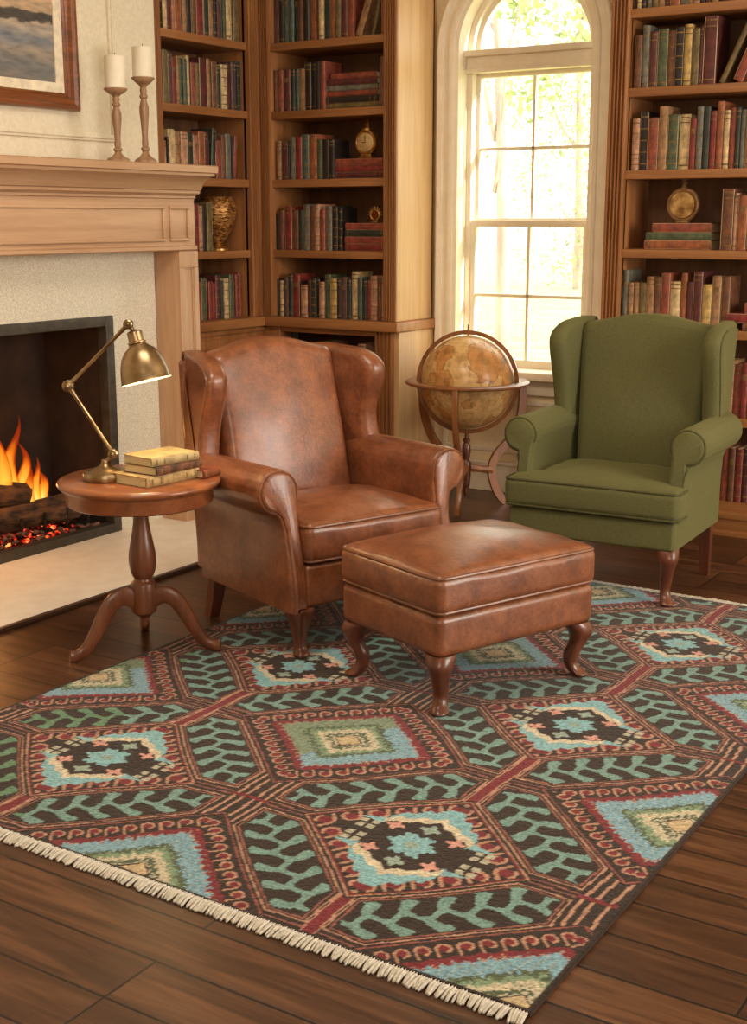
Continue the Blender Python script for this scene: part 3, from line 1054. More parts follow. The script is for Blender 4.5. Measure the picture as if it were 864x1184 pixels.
# ------------------------------------------------------------------ books
ORD = ['first', 'second', 'third', 'fourth', 'fifth', 'sixth', 'seventh', 'eighth', 'ninth', 'tenth', 'eleventh', 'twelfth', 'thirteenth', 'fourteenth', 'fifteenth', 'sixteenth', 'seventeenth', 'eighteenth', 'nineteenth', 'twentieth', 'twenty-first', 'twenty-second', 'twenty-third', 'twenty-fourth', 'twenty-fifth']
def book_geo(w, h, d, rr, bands=True):
    """x = thickness 0..w, spine at y=0, z up"""
    g = G()
    c = .0022
    e = min(.006, w * .25)
    # cover: boards and rounded spine as one ribbon seen from above
    out = [(0, d), (0, e), (w * .12, e * .35), (w * .3, 0.0), (w * .7, 0.0), (w * .88, e * .35), (w, e), (w, d)]
    inn = [(w - c, d), (w - c, e + c), (w * .7, c), (w * .3, c), (c, e + c), (c, d)]
    o2 = out + inn
    g.add([(x, y, 0) for x, y in out] + [(x, y, h) for x, y in out], [(i, i + 1, i + 9, i + 8) for i in range(1, 6)])
    k = len(out)
    # thickness caps of the boards, fore edge
    g.box((0, e, 0), (c, d, h))
    g.box((w - c, e, 0), (w, d, h))
    # spine ends
    for z in (0, h):
        g.add([(x, y, z) for x, y in out[1:7]], [tuple(range(6))])
    # pages
    g.box((c, e * .6, .004), (w - c, d - .005, h - .004), 1)
    if bands and w > .014 and rr.random() < .75:
        style = rr.random()
        zs = []
        if style < .55:
            zs = [(.06, .007), (.84, .005), (.93, .006)]
        elif style < .8:
            zs = [(.1, .006), (.3, .005), (.5, .005), (.7, .005), (.9, .006)]
        else:
            zs = [(.7, .1)]
        for (f, t) in zs:
            z0, z1 = h * f, h * f + t * (h if t > .05 else 1)
            q = .0008
            pts = [(0 - q * 0, e), (w * .12, e * .35 - q), (w * .3, -q), (w * .7, -q), (w * .88, e * .35 - q), (w, e)]
            if t > .05:
                pts = [(w * .2, e * .2 - q), (w * .3, -q), (w * .7, -q), (w * .8, e * .2 - q)]
            n = len(pts)
            g.add([(x, y, z0) for x, y in pts] + [(x, y, z1) for x, y in pts], [(i, i + 1, i + n + 1, i + n) for i in range(n - 1)], 2)
    return g
NBOOK = 0
def size_word(w, h):
    a = 'slim' if w < .022 else 'thick' if w > .042 else ''
    b = 'tall' if h > .265 else 'short' if h < .212 else ''
    return (b + ' ' + a).strip() or 'medium'

def parse(spec):
    import re
    out = []
    for tok in spec.split():
        m = re.match(r'([a-z_])(\d+\.?\d*)(?::(\d+))?(?:>(-?\d+))?', tok)
        out.append((m.group(1), float(m.group(2)), (int(m.group(3)) if m.group(3) else 0) / 100, int(m.group(4) or 0)))
    return out

def book_row(spec, org, along, rz, length, z, hmax, where, origin, d=.17, base_h=.24, unit=None):
    """stand a row of books: ORG at the row's start on the shelf front, ALONG the unit vector of the row"""
    global NBOOK
    items = parse(spec)
    tot = sum(i[1] for i in items)
    k = unit or length / tot
    s = 0
    n = 0
    rr = random.Random(hash(spec) % 1 + len(spec) * 7 + int(z * 1000))
    inw = Vector((-along[1], along[0], 0))
    for (c, w, h, lean) in items:
        w *= k
        if c == '_':
            s += w
            continue
        if not h:
            h = base_h + rr.uniform(-.025, .022)
        h = min(h, hmax)
        dd = min(d, h * .78) * rr.uniform(.9, 1.05)
        back = .024 + rr.uniform(0, .014)
        ww = max(.008, w - .0012)
        if lean:
            a = abs(R(lean))
            ww = max(.012, min(.05, w))
        g = book_geo(ww, h, dd, rr)
        name = PALETTE[c][0]
        o = g.obj('book', [BM[c], M['pages'], M['gilt']], None)
        p = Vector(org) + Vector(along) * s + inw * back
        o.rotation_euler = (0, R(lean), rz)
        zz = z + .0006
        if lean > 0:       # leans towards the end of the row, pivots on its far bottom edge
            zz += math.sin(R(lean)) * ww
        o.location = (p.x, p.y, zz)
        lab = f"{size_word(ww, h)} {name} {'leaning ' if lean else ''}book, {ORD[n]} from {origin}, {where}"
        tag(o, lab, 'book', 'books on the ' + where)
        s += w
        n += 1
        NBOOK += 1

def book_stack(items, c, rz, where, z, cd=.17, page_end=True):
    """flat stack: items bottom to top (letter, length, thickness, dx); spine faces the room"""
    global NBOOK
    rr = random.Random(int(z * 977) + len(items))
    zz = z + .0006
    names = {1: ['single'], 2: ['bottom', 'top'], 3: ['bottom', 'middle', 'top'], 4: ['bottom', 'second from bottom', 'third from bottom', 'top'], 6: ['bottom', 'second from bottom', 'third from bottom', 'fourth from bottom', 'fifth from bottom', 'top']}[len(items)]
    for i, (col, L, t, dx, dr) in enumerate(items):
        g = book_geo(t, L, cd * rr.uniform(.93, 1.03), rr)
        # lay down: thickness -> z, length -> x
        m = Matrix(((0, 0, 1, -L / 2), (0, 1, 0, 0), (1, 0, 0, 0), (0, 0, 0, 1)))
        g.v = [tuple(m @ Vector(p)) for p in g.v]
        o = g.obj('book', [BM[col], M['pages'], M['gilt']], None)
        o.location = (c[0] + dx * math.cos(rz), c[1] + dx * math.sin(rz), zz)
        o.rotation_euler = (0, 0, rz + R(dr))
        tag(o, f"{PALETTE[col][0]} book lying flat, {names[i]} in the stack, {where}", 'book', 'stacked books on the ' + where)
        zz += t + .0004
        NBOOK += 1
    return zz

A1, A2 = (0, 1, 0), (1, 0, 0)
w1 = ['uppermost shelf beside mantel', 'second shelf beside mantel', 'third shelf beside mantel', 'vase shelf beside mantel', 'cabinet ledge beside mantel']
L = LY1 - LY0 - .004
s0 = (XL, LY0 + .002)
book_row('k40:27 k40:26 c35:27 m40:25 p25:26 o55:28 t35:25 k35:26 v15:25 n40:26 r65:28 e50:24 t40:26 k32:25 u48:27 g25:26 c40:26 c25:27 v50:25 _28', (*s0, 0), A1, R(90), L, SH[0], .31, w1[0], 'the mantel')
book_row('k50:26 v36:26 u36:25 r32:23 t20:24 g24:23 l30:23 c24:25 k10:22 x38:22 v28:22 m62:25 t24:25 n42:24 e30:22 c46:23 m34:24 u28:25 k26:25 e40:26 _2', (*s0, 0), A1, R(90), L, SH[1], .31, w1[1], 'the mantel')
book_row('v22:20 w24:18 k10:20 c34:24 t26:23 w36:23 e34:23 p26:22 o34:24 m26:24 e24:26>5 _8 x34:20>-3 n22:23 s30:24 k10:23 x22:23>7 _40', (*s0, 0), A1, R(90), L, SH[2], .31, w1[2], 'the mantel')
book_row('_118 l28:22 r26:25 r28:25 w26:24 k18:24 v30:26 _190', (*s0, 0), A1, R(90), L, SH[3], .31, w1[3], 'the mantel')
book_row('_170 x30:21 g30:23 r25:21 r24:20 m24:24 e14:21 c24:22 v14:22 g26:24 r22:24 x20:25 _22', (*s0, 0), A1, R(90), L, LEDGE, .31, w1[4], 'the mantel')

w2 = ['uppermost shelf, corner bookcase', 'second shelf, corner bookcase', 'clock shelf, corner bookcase', 'fourth shelf, corner bookcase', 'ledge, corner bookcase']
L = BX1 - BX0 - .004
s0 = (BX0 + .002, YB)
cor = 'the corner'
book_row('u36:27 k34:26 l30:27 l38:27 e30:26 n30:27 k40:26 o40:27 n20:25 c30:28 e40:26 o34:26 v34:26 m40:27 x44:28 _4 t36:27>20 _56 v20:28>13 _46 o34:27 _5', (*s0, 0), A2, 0, L, SH[0], .31, w2[0], cor)
book_row('n24:22 x40:22 m48:22 e28:22 l26:22 t40:22 k44:25 k32:25 k30:25 x34:25 _346 n26:25 o18:25 _4', (*s0, 0), A2, 0, L, SH[1], .31, w2[1], cor)
book_row('_10 t34:21 m50:20 k12:21 s38:23 r50:23 l50:24 o54:24 g36:21 k50:21 k34:21 _360', (*s0, 0), A2, 0, L, SH[2], .31, w2[2], cor)
book_row('k24:20 n36:22 r54:24 n46:22 e38:22 s46:25 n42:24 w38:25 x40:22 s44:24 k40:24 k30:23 _318', (*s0, 0), A2, 0, L, SH[3], .31, w2[3], cor)
book_row('k14:21 c30:20 u36:22 e28:24 r54:24 k10:20 w48:18 m26:21 e42:22 k18:22 w38:20 g44:24 y46:22 k24:22 u44:23 e32:22 c44:26 l34:23 e30:22 r28:22 w44:24 n26:23 w30:24 _10', (*s0, 0), A2, 0, L, LEDGE, .31, w2[4], cor)
kx = (BX1 - BX0) / 790
def bx(px): return BX0 + (px - 40) * kx
z = book_stack([('v', .355, .030, 0, 0), ('k', .345, .033, .004, 1), ('x', .35, .027, -.004, -1), ('s', .335, .029, .004, 1), ('m', .33, .032, .002, 0), ('x', .285, .03, .018, 1)], (bx(574), YB + .04, 0), 0, w2[1], SH[1], .2)
z = book_stack([('m', .325, .036, 0, 0), ('r', .315, .032, .01, 1), ('x', .31, .036, .005, -1)], (bx(622), YB + .04, 0), 0, w2[2], SH[2])
Z_CLOCK = z
z = book_stack([('r', .285, .036, 0, 0), ('x', .285, .040, 0, 0), ('e', .28, .034, 0, 1), ('x', .28, .038, .002, 0)], (bx(680), YB + .04, 0), 0, w2[3], SH[3])
Z_ORN = z
# cupboard under the ledge
book_row('k40:20 n36:22 k50:22 t44:24 k60:20 t40:22 w30:24 _20', (-4.5, YB + .02, 0), A2, 0, .55, .58, .28, 'cupboard shelf under corner ledge', cor)
book_row('m40:24 k36:26 n50:24 e44:25 k60:24 m40:26 k30:24 u40:24', (-4.5, YB + .02, 0), A2, 0, .55, .13, .3, 'lowest cupboard shelf', cor)

w3 = ['uppermost shelf above green armchair', 'second shelf above green armchair', 'third shelf above green armchair', 'ornament shelf above green armchair', 'shelf touching green chair top', 'shelf beside green wing', 'lowest shelf beside green armchair']
s0 = (RX0 + .002, YC)
U = .000823     # metres per unit of the row listings
win_ = 'the window'
book_row('k18:25 c28:25 k26:25 s32:25 v38:26 t38:25 m32:25 o58:27 s52:25 t26:25 w40:25 k26:25 m36:26 t40:26 k40:25 u36:25 n40:27 x40:26', (*s0, 0), A2, 0, 1, SR[0], .3, w3[0], win_, unit=U)
book_row('_14 n44:24 s42:28 m48:25 g64:26 n44:25 k52:26 y44:27 v44:25 m20:26 m80:30 _20 v30:29>24 _52 x56:30>22 _112 n62:28 x66:29 n40:26', (*s0, 0), A2, 0, 1, SR[1], .33, w3[1], win_, unit=U * 1.0)
book_row('_16 w42:24 k50:27 x62:24 t48:29 g62:25 c62:25 r36:23 s36:28 e36:28 r36:26 o36:30 c32:26 x34:27 e24:27 s30:26 t48:27 o60:28 t48:25 n40:26', (*s0, 0), A2, 0, 1, SR[2], .31, w3[2], win_, unit=U * 1.07)
zst = SR[3]
book_row('_540 n68:28 w22:26 o54:25 e56:27 x40:25 m50:28 n40:26', (*s0, 0), A2, 0, 1, SR[3], .31, w3[3], win_, unit=U * 1.06)
z = book_stack([('o', .33, .043, -.005, 0), ('g', .325, .036, .0, 0), ('x', .292, .044, .014, 0)], (RX0 + .265, YC + .045, 0), 0, w3[3], SR[3], .2)
Z_PEND = z
book_row('s32:27 t34:21 t32:21 v44:21 t48:24 n40:24 x54:26 c58:22 o36:26 m38:22 m54:27 y52:21 t52:25 n50:25 _220', (*s0, 0), A2, 0, 1, SR[4], .31, w3[4], win_, unit=U * 1.04)
z = book_stack([('n', .26, .034, .04, 0), ('r', .34, .045, .0, 0), ('x', .27, .05, .05, 0)], (RX0 + .695, YC + .03, 0), 0, w3[4], SR[4], .12)
book_row('k30:25 n26:26 n40:27 t40:27 x44:25 r40:26 n40:25 m44:26', (-2.03, YC, 0), A2, 0, 1, SR[5], .31, w3[5], 'the chair', unit=U)
book_row('r40:23 m36:23 s30:24 k30:24 x46:27 n40:26 r44:26 m40:26', (-2.07, YC, 0), A2, 0, 1, SR[6], .31, w3[6], 'the chair', unit=U)

# ------------------------------------------------------------------ ornaments on the shelves
o = empty('urn_vase', (-4.80, 5.885, SH[3]), 0, 'mottled golden urn vase on a foot, beside the shelf books', 'vase')
def urn_mat():
    m, nt, b = new_mat('mosaic_gold')
    v = coords(nt, (1, 1, 2.2))
    vo = N(nt, 'ShaderNodeTexVoronoi')
    vo.inputs['Scale'].default_value = 60
    nt.links.new(v, vo.inputs['Vector'])
    c = ramp(nt, vo.outputs['Color'], [(.2, lin((96, 58, 26))), (.5, lin((160, 106, 50))), (.9, lin((212, 160, 90)))])
    nt.links.new(c, b.inputs['Base Color'])
    b.inputs['Metallic'].default_value = .45
    b.inputs['Roughness'].default_value = .4
    bump(nt, b, vo.outputs['Distance'], .5, .004)
    return m
M['urn'] = urn_mat()
G().lathe([(0, .04), (.03, .045), (.05, .07), (.082, .12), (.104, .17), (.112, .205), (.11, .235), (.098, .262), (.088, .278), (.094, .29), (.088, .292), (.08, .28), (0, .27)], 36).obj('body', M['urn'], o)
G().lathe([(0, 0), (.06, 0), (.06, .008), (.045, .016), (.03, .026), (.026, .036), (.034, .044), (0, .046)], 28).obj('foot', M['gold'], o)

def disc_y(g, r, y0, y1, z, n=28, mi=0, rin=None):
    m = Matrix.Translation((0, 0, z)) @ Matrix.Rotation(R(90), 4, 'X')
    if rin is None:
        g.lathe([(0, -y1), (r * .96, -y1), (r, -y1 + (y1 - y0) * .25), (r, -y0 - (y1 - y0) * .25), (r * .96, -y0), (0, -y0)], n, mi, m)
    else:
        k = 14
        rings = []
        rm, rt = (r + rin) / 2, (r - rin) / 2
        for i in range(n + 1):
            a = 2 * PI * i / n
            rings.append([((rm + rt * math.cos(2 * PI * j / 8)) * math.cos(a), (y0 + y1) / 2 + (y1 - y0) / 2 * math.sin(2 * PI * j / 8), z + (rm + rt * math.cos(2 * PI * j / 8)) * math.sin(a)) for j in range(8)])
        g.loft(rings, False, mi)
ck = empty('mantel_clock', (bx(648), YB + .10, Z_CLOCK), 0, 'small round gilt clock with pointed finial on the corner bookcase stack', 'clock')
g = G()
g.rbox((-.042, -.026, 0), (.042, .026, .012), .004)
g.rbox((-.032, -.02, .012), (.032, .02, .024), .004)
disc_y(g, .068, -.02, .02, .084)
g.lathe([(0, 0), (.032, 0), (.03, .01), (.018, .018), (.012, .024), (.016, .032), (.01, .042), (.004, .056), (0, .066)], 16, 0, Matrix.Translation((0, 0, .146)))
g.obj('case', M['gold'], ck)
g = G(); disc_y(g, .05, -.024, -.018, .084)
face = g.obj('face', M['clockface'], ck)
g = G(); disc_y(g, .06, -.026, -.016, .084, 28, 0, .05)
g.obj('bezel', M['gold'], ck)
g = G()
g.box((-.002, -.0255, .084), (.002, -.0245, .118)); g.box((-.022, -.0255, .082), (.0, -.0245, .086))
g.obj('hand', M['wick'], face)

og = empty('ring_ornament', (bx(706), YB + .09, Z_ORN), 0, 'tiny round copper ring ornament on the corner bookcase stack', 'ornament')
g = G()
g.rbox((-.02, -.014, 0), (.02, .014, .008), .003)
disc_y(g, .036, -.008, .008, .043, 24, 0, .02)
for k in range(9):
    a = PI * k / 8
    g.lathe([(0, 0), (.004, 0), (.002, .008), (0, .012)], 8, 0, Matrix.Translation((.036 * math.cos(a), 0, .043 + .036 * math.sin(a))) @ Matrix.Rotation(PI / 2 - a, 4, 'Y'))
g.obj('ring', M['gold'], og)
g = G(); disc_y(g, .02, -.004, .004, .043)
g.obj('centre', noise_mat('copper', (120, 60, 34), (160, 84, 46), 60, .4, metallic=.8), og)

od = empty('round_ornament', (RX0 + .26, YC + .11, Z_PEND), 0, 'round bronze and gold ornament with crown on the stack behind the green chair', 'ornament')
g = G()
g.rbox((-.03, -.02, 0), (.03, .02, .008), .003)
disc_y(g, .082, -.014, .014, .084, 32, 0, .062)
g.lathe([(0, 0), (.022, 0), (.014, .01), (.01, .02), (.018, .026), (.012, .034), (.005, .04), (0, .056)], 14, 0, Matrix.Translation((0, 0, .158)))
disc_y(g, .018, -.006, .006, .212, 20, 0, .011)
g.obj('rim', noise_mat('dark_bronze', (120, 88, 56), (170, 128, 82), 40, .4, metallic=.3), od)
g = G(); disc_y(g, .064, -.018, .012, .084)
g.obj('medallion', noise_mat('worn_gilt', (130, 92, 48), (216, 178, 116), 22, .35, metallic=.7, bstr=.6, bdist=.01), od)

# ================================================================== SEATING
def cabriole(g, x, y, dx, dy, h, top=.05, ankle=.021, foot=.03, out=.02, n=14, sq=.7):
    """front leg: knee bulges along (dx,dy), slender ankle, pad foot"""
    L = math.hypot(dx, dy)
    dx, dy = dx / L, dy / L
    keys = [(1.0, -.1, top), (.93, .25, top * 1.0), (.8, .75, top * .86), (.62, .45, top * .62), (.42, -.25, ankle * 1.2), (.26, -.45, ankle), (.14, -.05, ankle * 1.05), (.07, .55, foot * .95), (.03, .8, foot), (0, .75, foot * .85)]
    kk = catmull(keys, 4)
    rings = []
    for (t, o, r) in kk:
        cx, cy = x + dx * o * out, y + dy * o * out
        ring = []
        for k in range(n):
            a = 2 * PI * k / n + PI / 4
            c_, s_ = math.cos(a), math.sin(a)
            e = .75
            ring.append((cx + r * math.copysign(abs(c_) ** e, c_), cy + r * math.copysign(abs(s_) ** e, s_), max(0, t) * h))
        rings.append(ring)
    g.loft(rings)

def puff(amt, side=.012, seed=1):
    """crowned cushion: rises in the middle, edges belly out a little"""
    def w(p, u):
        q = np.array(p, float)
        if u[2] > .2:
            q[2] += amt * (1 - u[0] ** 2) ** .8 * (1 - u[1] ** 2) ** .8 if abs(u[0]) < 1 and abs(u[1]) < 1 else 0
        f = max(0, 1 - u[2] ** 2)
        q[0] += side * u[0] * f * (1 - u[1] ** 4)
        q[1] += side * u[1] * f * (1 - u[0] ** 4)
        nz = noise.noise(Vector((q[0] * 7 + seed, q[1] * 7, q[2] * 7)))
        nn = noise.noise(Vector((q[0] * 22 + seed, q[1] * 22, q[2] * 22)))
        q[2] += (.006 * nz + .0022 * nn) * (1 if u[2] > 0 else 0)
        return q
    return w

def rrect(x0, y0, x1, y1, z, r, n=6):
    pts = []
    for (cx, cy, a0) in ((x1 - r, y1 - r, 0), (x0 + r, y1 - r, 90), (x0 + r, y0 + r, 180), (x1 - r, y0 + r, 270)):
        for k in range(n + 1):
            a = R(a0 + 90 * k / n)
            pts.append((cx + r * math.cos(a), cy + r * math.sin(a), z))
    return pts

def wing_chair(root, P, mat, pmat):
    """local: +x forward, y across, z up"""
    hw = P['half']                    # outer half width of the body
    zb, zc, zs = P['base'], P['deck'], P['seat']
    ai = P['arm_in']                  # inner face of the arms
    az = P['arm_z']                   # centre of the arm roll
    ar = P['arm_r']
    ay = P['arm_y']
    xb, xf = -.60, P['arm_f']
    ztop, wtop = P['top'], P['wing_top']
    # base rail
    bhw = P['base_half']
    G().rbox((-.60, -bhw, zb), (P['front'], bhw, zc), .014, 3, 4).obj('seat_base', mat, root)
    # cushion
    ch = P['cush_half']
    g = G()
    fx = P['cush_front']
    def tw(p, u):
        q = puff(P['crown'], .008, P['seed'])(p, u)
        return q
    g.rbox((-.47, -ai + .004, zc + .004), (fx, ai - .004, zs), .03, 3, 14, warp=tw)
    if ch > ai:    # T-shaped front
        g = G()
        def tw2(p, u):
            q = puff(P['crown'], .006, P['seed'])(p, u)
            t = min(1, max(0, (q[0] - (P['arm_f'] - .02)) / .03))
            q[1] *= (ai - .004 + (ch - ai + .004) * t) / ch
            return q
        g.rbox((-.47, -ch, zc + .004), (fx, ch, zs), .03, 3, 22, warp=tw2)
        cw = ch
    else:
        cw = ai - .004
    cu = g.obj('seat_cushion', mat, root)
    g = G()
    for zz in (zs - .009, zc + .013):
        if ch > ai:
            q = rrect(P['arm_f'] - .06, -ch + .004, fx - .004, ch - .004, zz, .03)
            g.tube([(P['arm_f'] + .012, ch - .004, zz)] + list(reversed(q[0:7])) + list(reversed(q[21:28])) + [(P['arm_f'] + .012, -ch + .004, zz)], .0055, 8)
        else:
            g.tube(rrect(-.47 + .004, -cw + .004, fx - .004, cw - .004, zz, .03), .0055, 8, True)
    g.obj('piping', pmat, cu)
    # backrest with a crested top
    bh = P['back_half']
    lean = P['lean']
    z0 = zs - .06
    def bw(p, u):
        q = np.array(p, float)
        t = (q[2] - z0) / (ztop - z0)
        if t > .5:
            crest = P['crest'] * (1 - math.cos(PI * min(1, abs(u[1]) ** 1.15)) ) / 2
            q[2] -= crest * ((t - .5) / .5)
        tt = (q[2] - z0)
        bul = .03 * (1 - u[1] ** 2) * math.sin(PI * min(1, max(0, t))) if u[0] > .2 else 0
        q[0] += -lean * tt + bul
        q[1] *= P['back_low'] + (1 - P['back_low']) * min(1, t * 1.2)
        q[0] += .004 * noise.noise(Vector((q[0] * 6, q[1] * 6 + P['seed'], q[2] * 6)))
        return q
    G().rbox((-.595, -bh, z0), (-.475, bh, ztop), .04, 4, 16, warp=bw).obj('backrest', mat, root)
    # outer back, carries the back down to the rail
    def ow(p, u):
        q = np.array(p, float)
        t = (q[2] - zb) / (ztop - zb)
        if t > .6:
            q[2] -= P['crest'] * (1 - math.cos(PI * min(1, abs(u[1]) ** 1.15))) / 2 * ((t - .6) / .4)
        q[0] -= lean * max(0, q[2] - z0)
        q[1] *= .9 + .1 * min(1, max(0, (t - .1) * 1.6))
        tw_ = (q[2] - (az + ar - .06)) / (wtop - (az + ar - .06))
        q[1] -= u[1] * P['wing_lowin'] * min(1, max(0, 1 - tw_)) ** 1.5
        q[1] = max(-hw + .002, min(hw - .002, q[1]))
        return q
    G().rbox((-.655, -P['out_half'], zb + .002), (-.585, P['out_half'], ztop - .035), .022, 3, 10, warp=ow).obj('outer_back', mat, root)
    # wings
    wz0 = az + ar - .06
    for sd in (-1, 1):
        o2 = [(-.645 - lean * (wz0 - z0) * .95, wz0 - .05), (P['wing_low'], wz0 - .03), (P['wing_low'] - .0, wz0 + .04), (P['wing_mid'], wz0 + (wtop - wz0) * .38), (P['wing_f'], wz0 + (wtop - wz0) * .68),
              (P['wing_f'] + .008, wz0 + (wtop - wz0) * .84), (P['wing_f'] - .018, wtop - .026), (P['wing_f'] - .065, wtop - .001), (P['wing_f'] - .15, wtop + .012), (-.635 - lean * (wtop - z0) * .98, wtop + .014), (-.645 - lean * (wtop - z0), wtop - .04)]
        ol = catmull(o2, 5, True)
        th = P['wing_t']
        xback = -.60 - lean * (wtop - z0)
        def wfn(u, v, d, sd=sd):
            t = (v - wz0) / (wtop - wz0)
            xs = -.60 - lean * (v - z0)
            yy = P['wing_y'] + P['flare'] * max(-.05, (u - xs)) + d
            yy -= P['wing_lowin'] * max(0, 1 - t) ** 1.5
            return (u, sd * yy, v)
        wg = G().prism(ol, 0, th, wfn, r=min(.03, th * .47), k=5).obj('wing', mat, root)
        g = G()
        ins = [(p[0], p[1]) for p in ol]
        nn = len(ol)
        pp = []
        for i in range(nn):
            t = Vector((ol[(i + 1) % nn][0] - ol[i - 1][0], ol[(i + 1) % nn][1] - ol[i - 1][1])).normalized()
            nv = Vector((-t.y, t.x))
            pp.append((ol[i][0] + nv.x * .022, ol[i][1] + nv.y * .022))
        run = [wfn(p[0], p[1], th - .001) for p in pp[4:40]]
        g.tube(run, .0042, 6)
        g.obj('piping', pmat, wg)
    # arms
    for sd in (-1, 1):
        zd = zb - P['drop']
        prof = [(ai, zd), (ai, zc), (ai + .002, az - .05)]
        cyr = ay
        for k in range(15):
            a = R(185 - k * (185 + P['curl']) / 14)
            prof.append((cyr + ar * math.cos(a), az + ar * math.sin(a)))
        prof += [(hw + .012, az - ar - P['neck'] * .25), (hw + .002, az - ar - P['neck']), (hw, zc + .02), (hw, zd)]
        pr2 = []
        for a, b in zip(prof, prof[1:] + prof[:1]):
            for j in range(4):
                pr2.append((a[0] + (b[0] - a[0]) * j / 4, a[1] + (b[1] - a[1]) * j / 4))
        def afn(u, v, d, sd=sd):
            t = (d - xb) / (xf - xb)
            tz = min(1, max(0, (v - zb) / (az - zb)))
            s_ = tz * tz * (3 - 2 * tz)
            x = d + P['sweep'] * (1 - s_) * max(0, t) ** 3
            z = v + P['arm_rise'] * (1 - t) * tz
            x -= lean * max(0, v - z0) * (1 - t) * .6
            return (x, sd * u, z)
        # several sections along the arm so it can sweep
        O = [Vector(p) for p in pr2]
        n = len(O)
        nor = []
        for i in range(n):
            t = (O[(i + 1) % n] - O[i - 1])
            t = t.normalized() if t.length > 1e-9 else Vector((1, 0))
            nor.append(Vector((-t.y, t.x)))
        rad = .014
        rings = []
        secs = [(0, xb + (xf - rad - xb) * j / 6) for j in range(7)] + [(rad * (1 - math.cos(PI / 2 * j / 4)), xf - rad + rad * math.sin(PI / 2 * j / 4)) for j in range(1, 5)]
        for ins, d in secs:
            rings.append([afn(O[i].x - nor[i].x * ins, O[i].y - nor[i].y * ins, d) for i in range(n)])
        g = G()
        g.loft(rings)
        ao = g.obj('arm', mat, root, angle=40)
        # facing panel and its piping
        g = G()
        rings = []
        for ins, d in ((.008, xf - .004), (.009, xf + .003), (.012, xf + .0075), (.018, xf + .0105)):
            rings.append([afn(O[i].x - nor[i].x * ins, O[i].y - nor[i].y * ins, d) for i in range(n)])
        g.loft(rings)
        fo = g.obj('arm_facing', mat, ao, angle=28)
        g = G()
        run = [afn(O[i].x - nor[i].x * .006, O[i].y - nor[i].y * .006, xf - .001) for i in range(10, n - 10)]
        g.tube(run, .0045, 6)
        g.obj('piping', pmat, ao)
    return root

# ---- brown leather armchair
PH = R(-21)
RUGZ = .0125
def loc2w(o, ph, x, y, z=0):
    return (o[0] + x * math.cos(ph) - y * math.sin(ph), o[1] + x * math.sin(ph) + y * math.cos(ph), z)
BO = (-2.56, 3.55)
YB0 = .302
c = loc2w(BO, PH, 0, YB0, RUGZ)
arm1 = empty('wing_armchair', c, PH, 'brown leather wing armchair with rolled arms beside the fireplace', 'armchair')
P1 = dict(half=.362, base=.178, base_half=.304, drop=.014, deck=.325, seat=.468, arm_in=.295, arm_z=.583, arm_r=.079, arm_y=.374, arm_f=-.035, front=.03, top=1.045, wing_top=.985, cush_half=.30, cush_front=.032, crown=.045,
          seed=3, back_half=.272, back_low=1.0, lean=.265, crest=.045, out_half=.338, wing_low=-.50, wing_mid=-.50, wing_f=-.455, wing_t=.088, wing_y=.242, flare=.24, wing_lowin=-.055, curl=80, neck=.05, sweep=.06, arm_rise=-.01)
wing_chair(arm1, P1, M['leather'], M['leather_dark'])
for sd in (-1, 1):
    g = G()
    keys = [(.179, .002, .044), (.17, .002, .047), (.155, 0, .046), (.12, -.002, .036), (.07, -.004, .024), (.035, 0, .021), (.018, .004, .025), (.006, .006, .027), (0, .006, .025)]
    rings = []
    for (z, o, r) in catmull(keys, 3):
        rings.append([(-.005 + o + r * math.copysign(abs(math.cos(a)) ** .7, math.cos(a)), sd * .312 + r * math.copysign(abs(math.sin(a)) ** .7, math.sin(a)), z) for a in [2 * PI * k / 14 for k in range(14)]])
    g.loft(rings)
    g.obj('leg', M['leg'], arm1)
    g = G()
    rings = []
    for t in (0, .25, .5, .75, 1):
        z = .19 * (1 - t) - (RUGZ * t if sd < 0 else 0)
        cx = -.585 - .055 * t ** 1.6
        w = .026 - .005 * t
        rings.append([(cx - w, sd * .305 - w, z), (cx + w, sd * .305 - w, z), (cx + w, sd * .305 + w, z), (cx - w, sd * .305 + w, z)])
    g.loft(rings)
    g.obj('leg', M['leg'], arm1)

# ---- ottoman
OO = (-1.884, 3.322)
c = loc2w(OO, PH, -.226, .30, RUGZ)
ot = empty('ottoman', c, PH, 'brown leather ottoman with crowned cushion in front of the leather armchair', 'ottoman')
hx, hy = .258, .332
G().rbox((-hx, -hy, .185), (hx, hy, .322), .028, 4, 6).obj('base', M['leather'], ot)
g = G()
g.rbox((-hx - .004, -hy - .004, .32), (hx + .004, hy + .004, .445), .03, 4, 18, warp=puff(.052, .006, 9))
cu = g.obj('cushion', M['leather'], ot)
g = G()
g.tube(rrect(-hx + .002, -hy + .002, hx - .002, hy - .002, .436, .03), .0058, 8, True)
g.tube(rrect(-hx + .002, -hy + .002, hx - .002, hy - .002, .329, .03), .0058, 8, True)
g.obj('piping', M['leather_dark'], cu)
for sx in (-1, 1):
    for sy in (-1, 1):
        g = G()
        cabriole(g, sx * (hx - .045), sy * (hy - .045), sx, sy, .19, .044, .021, .027, .026)
        g.obj('leg', M['leg'], ot)

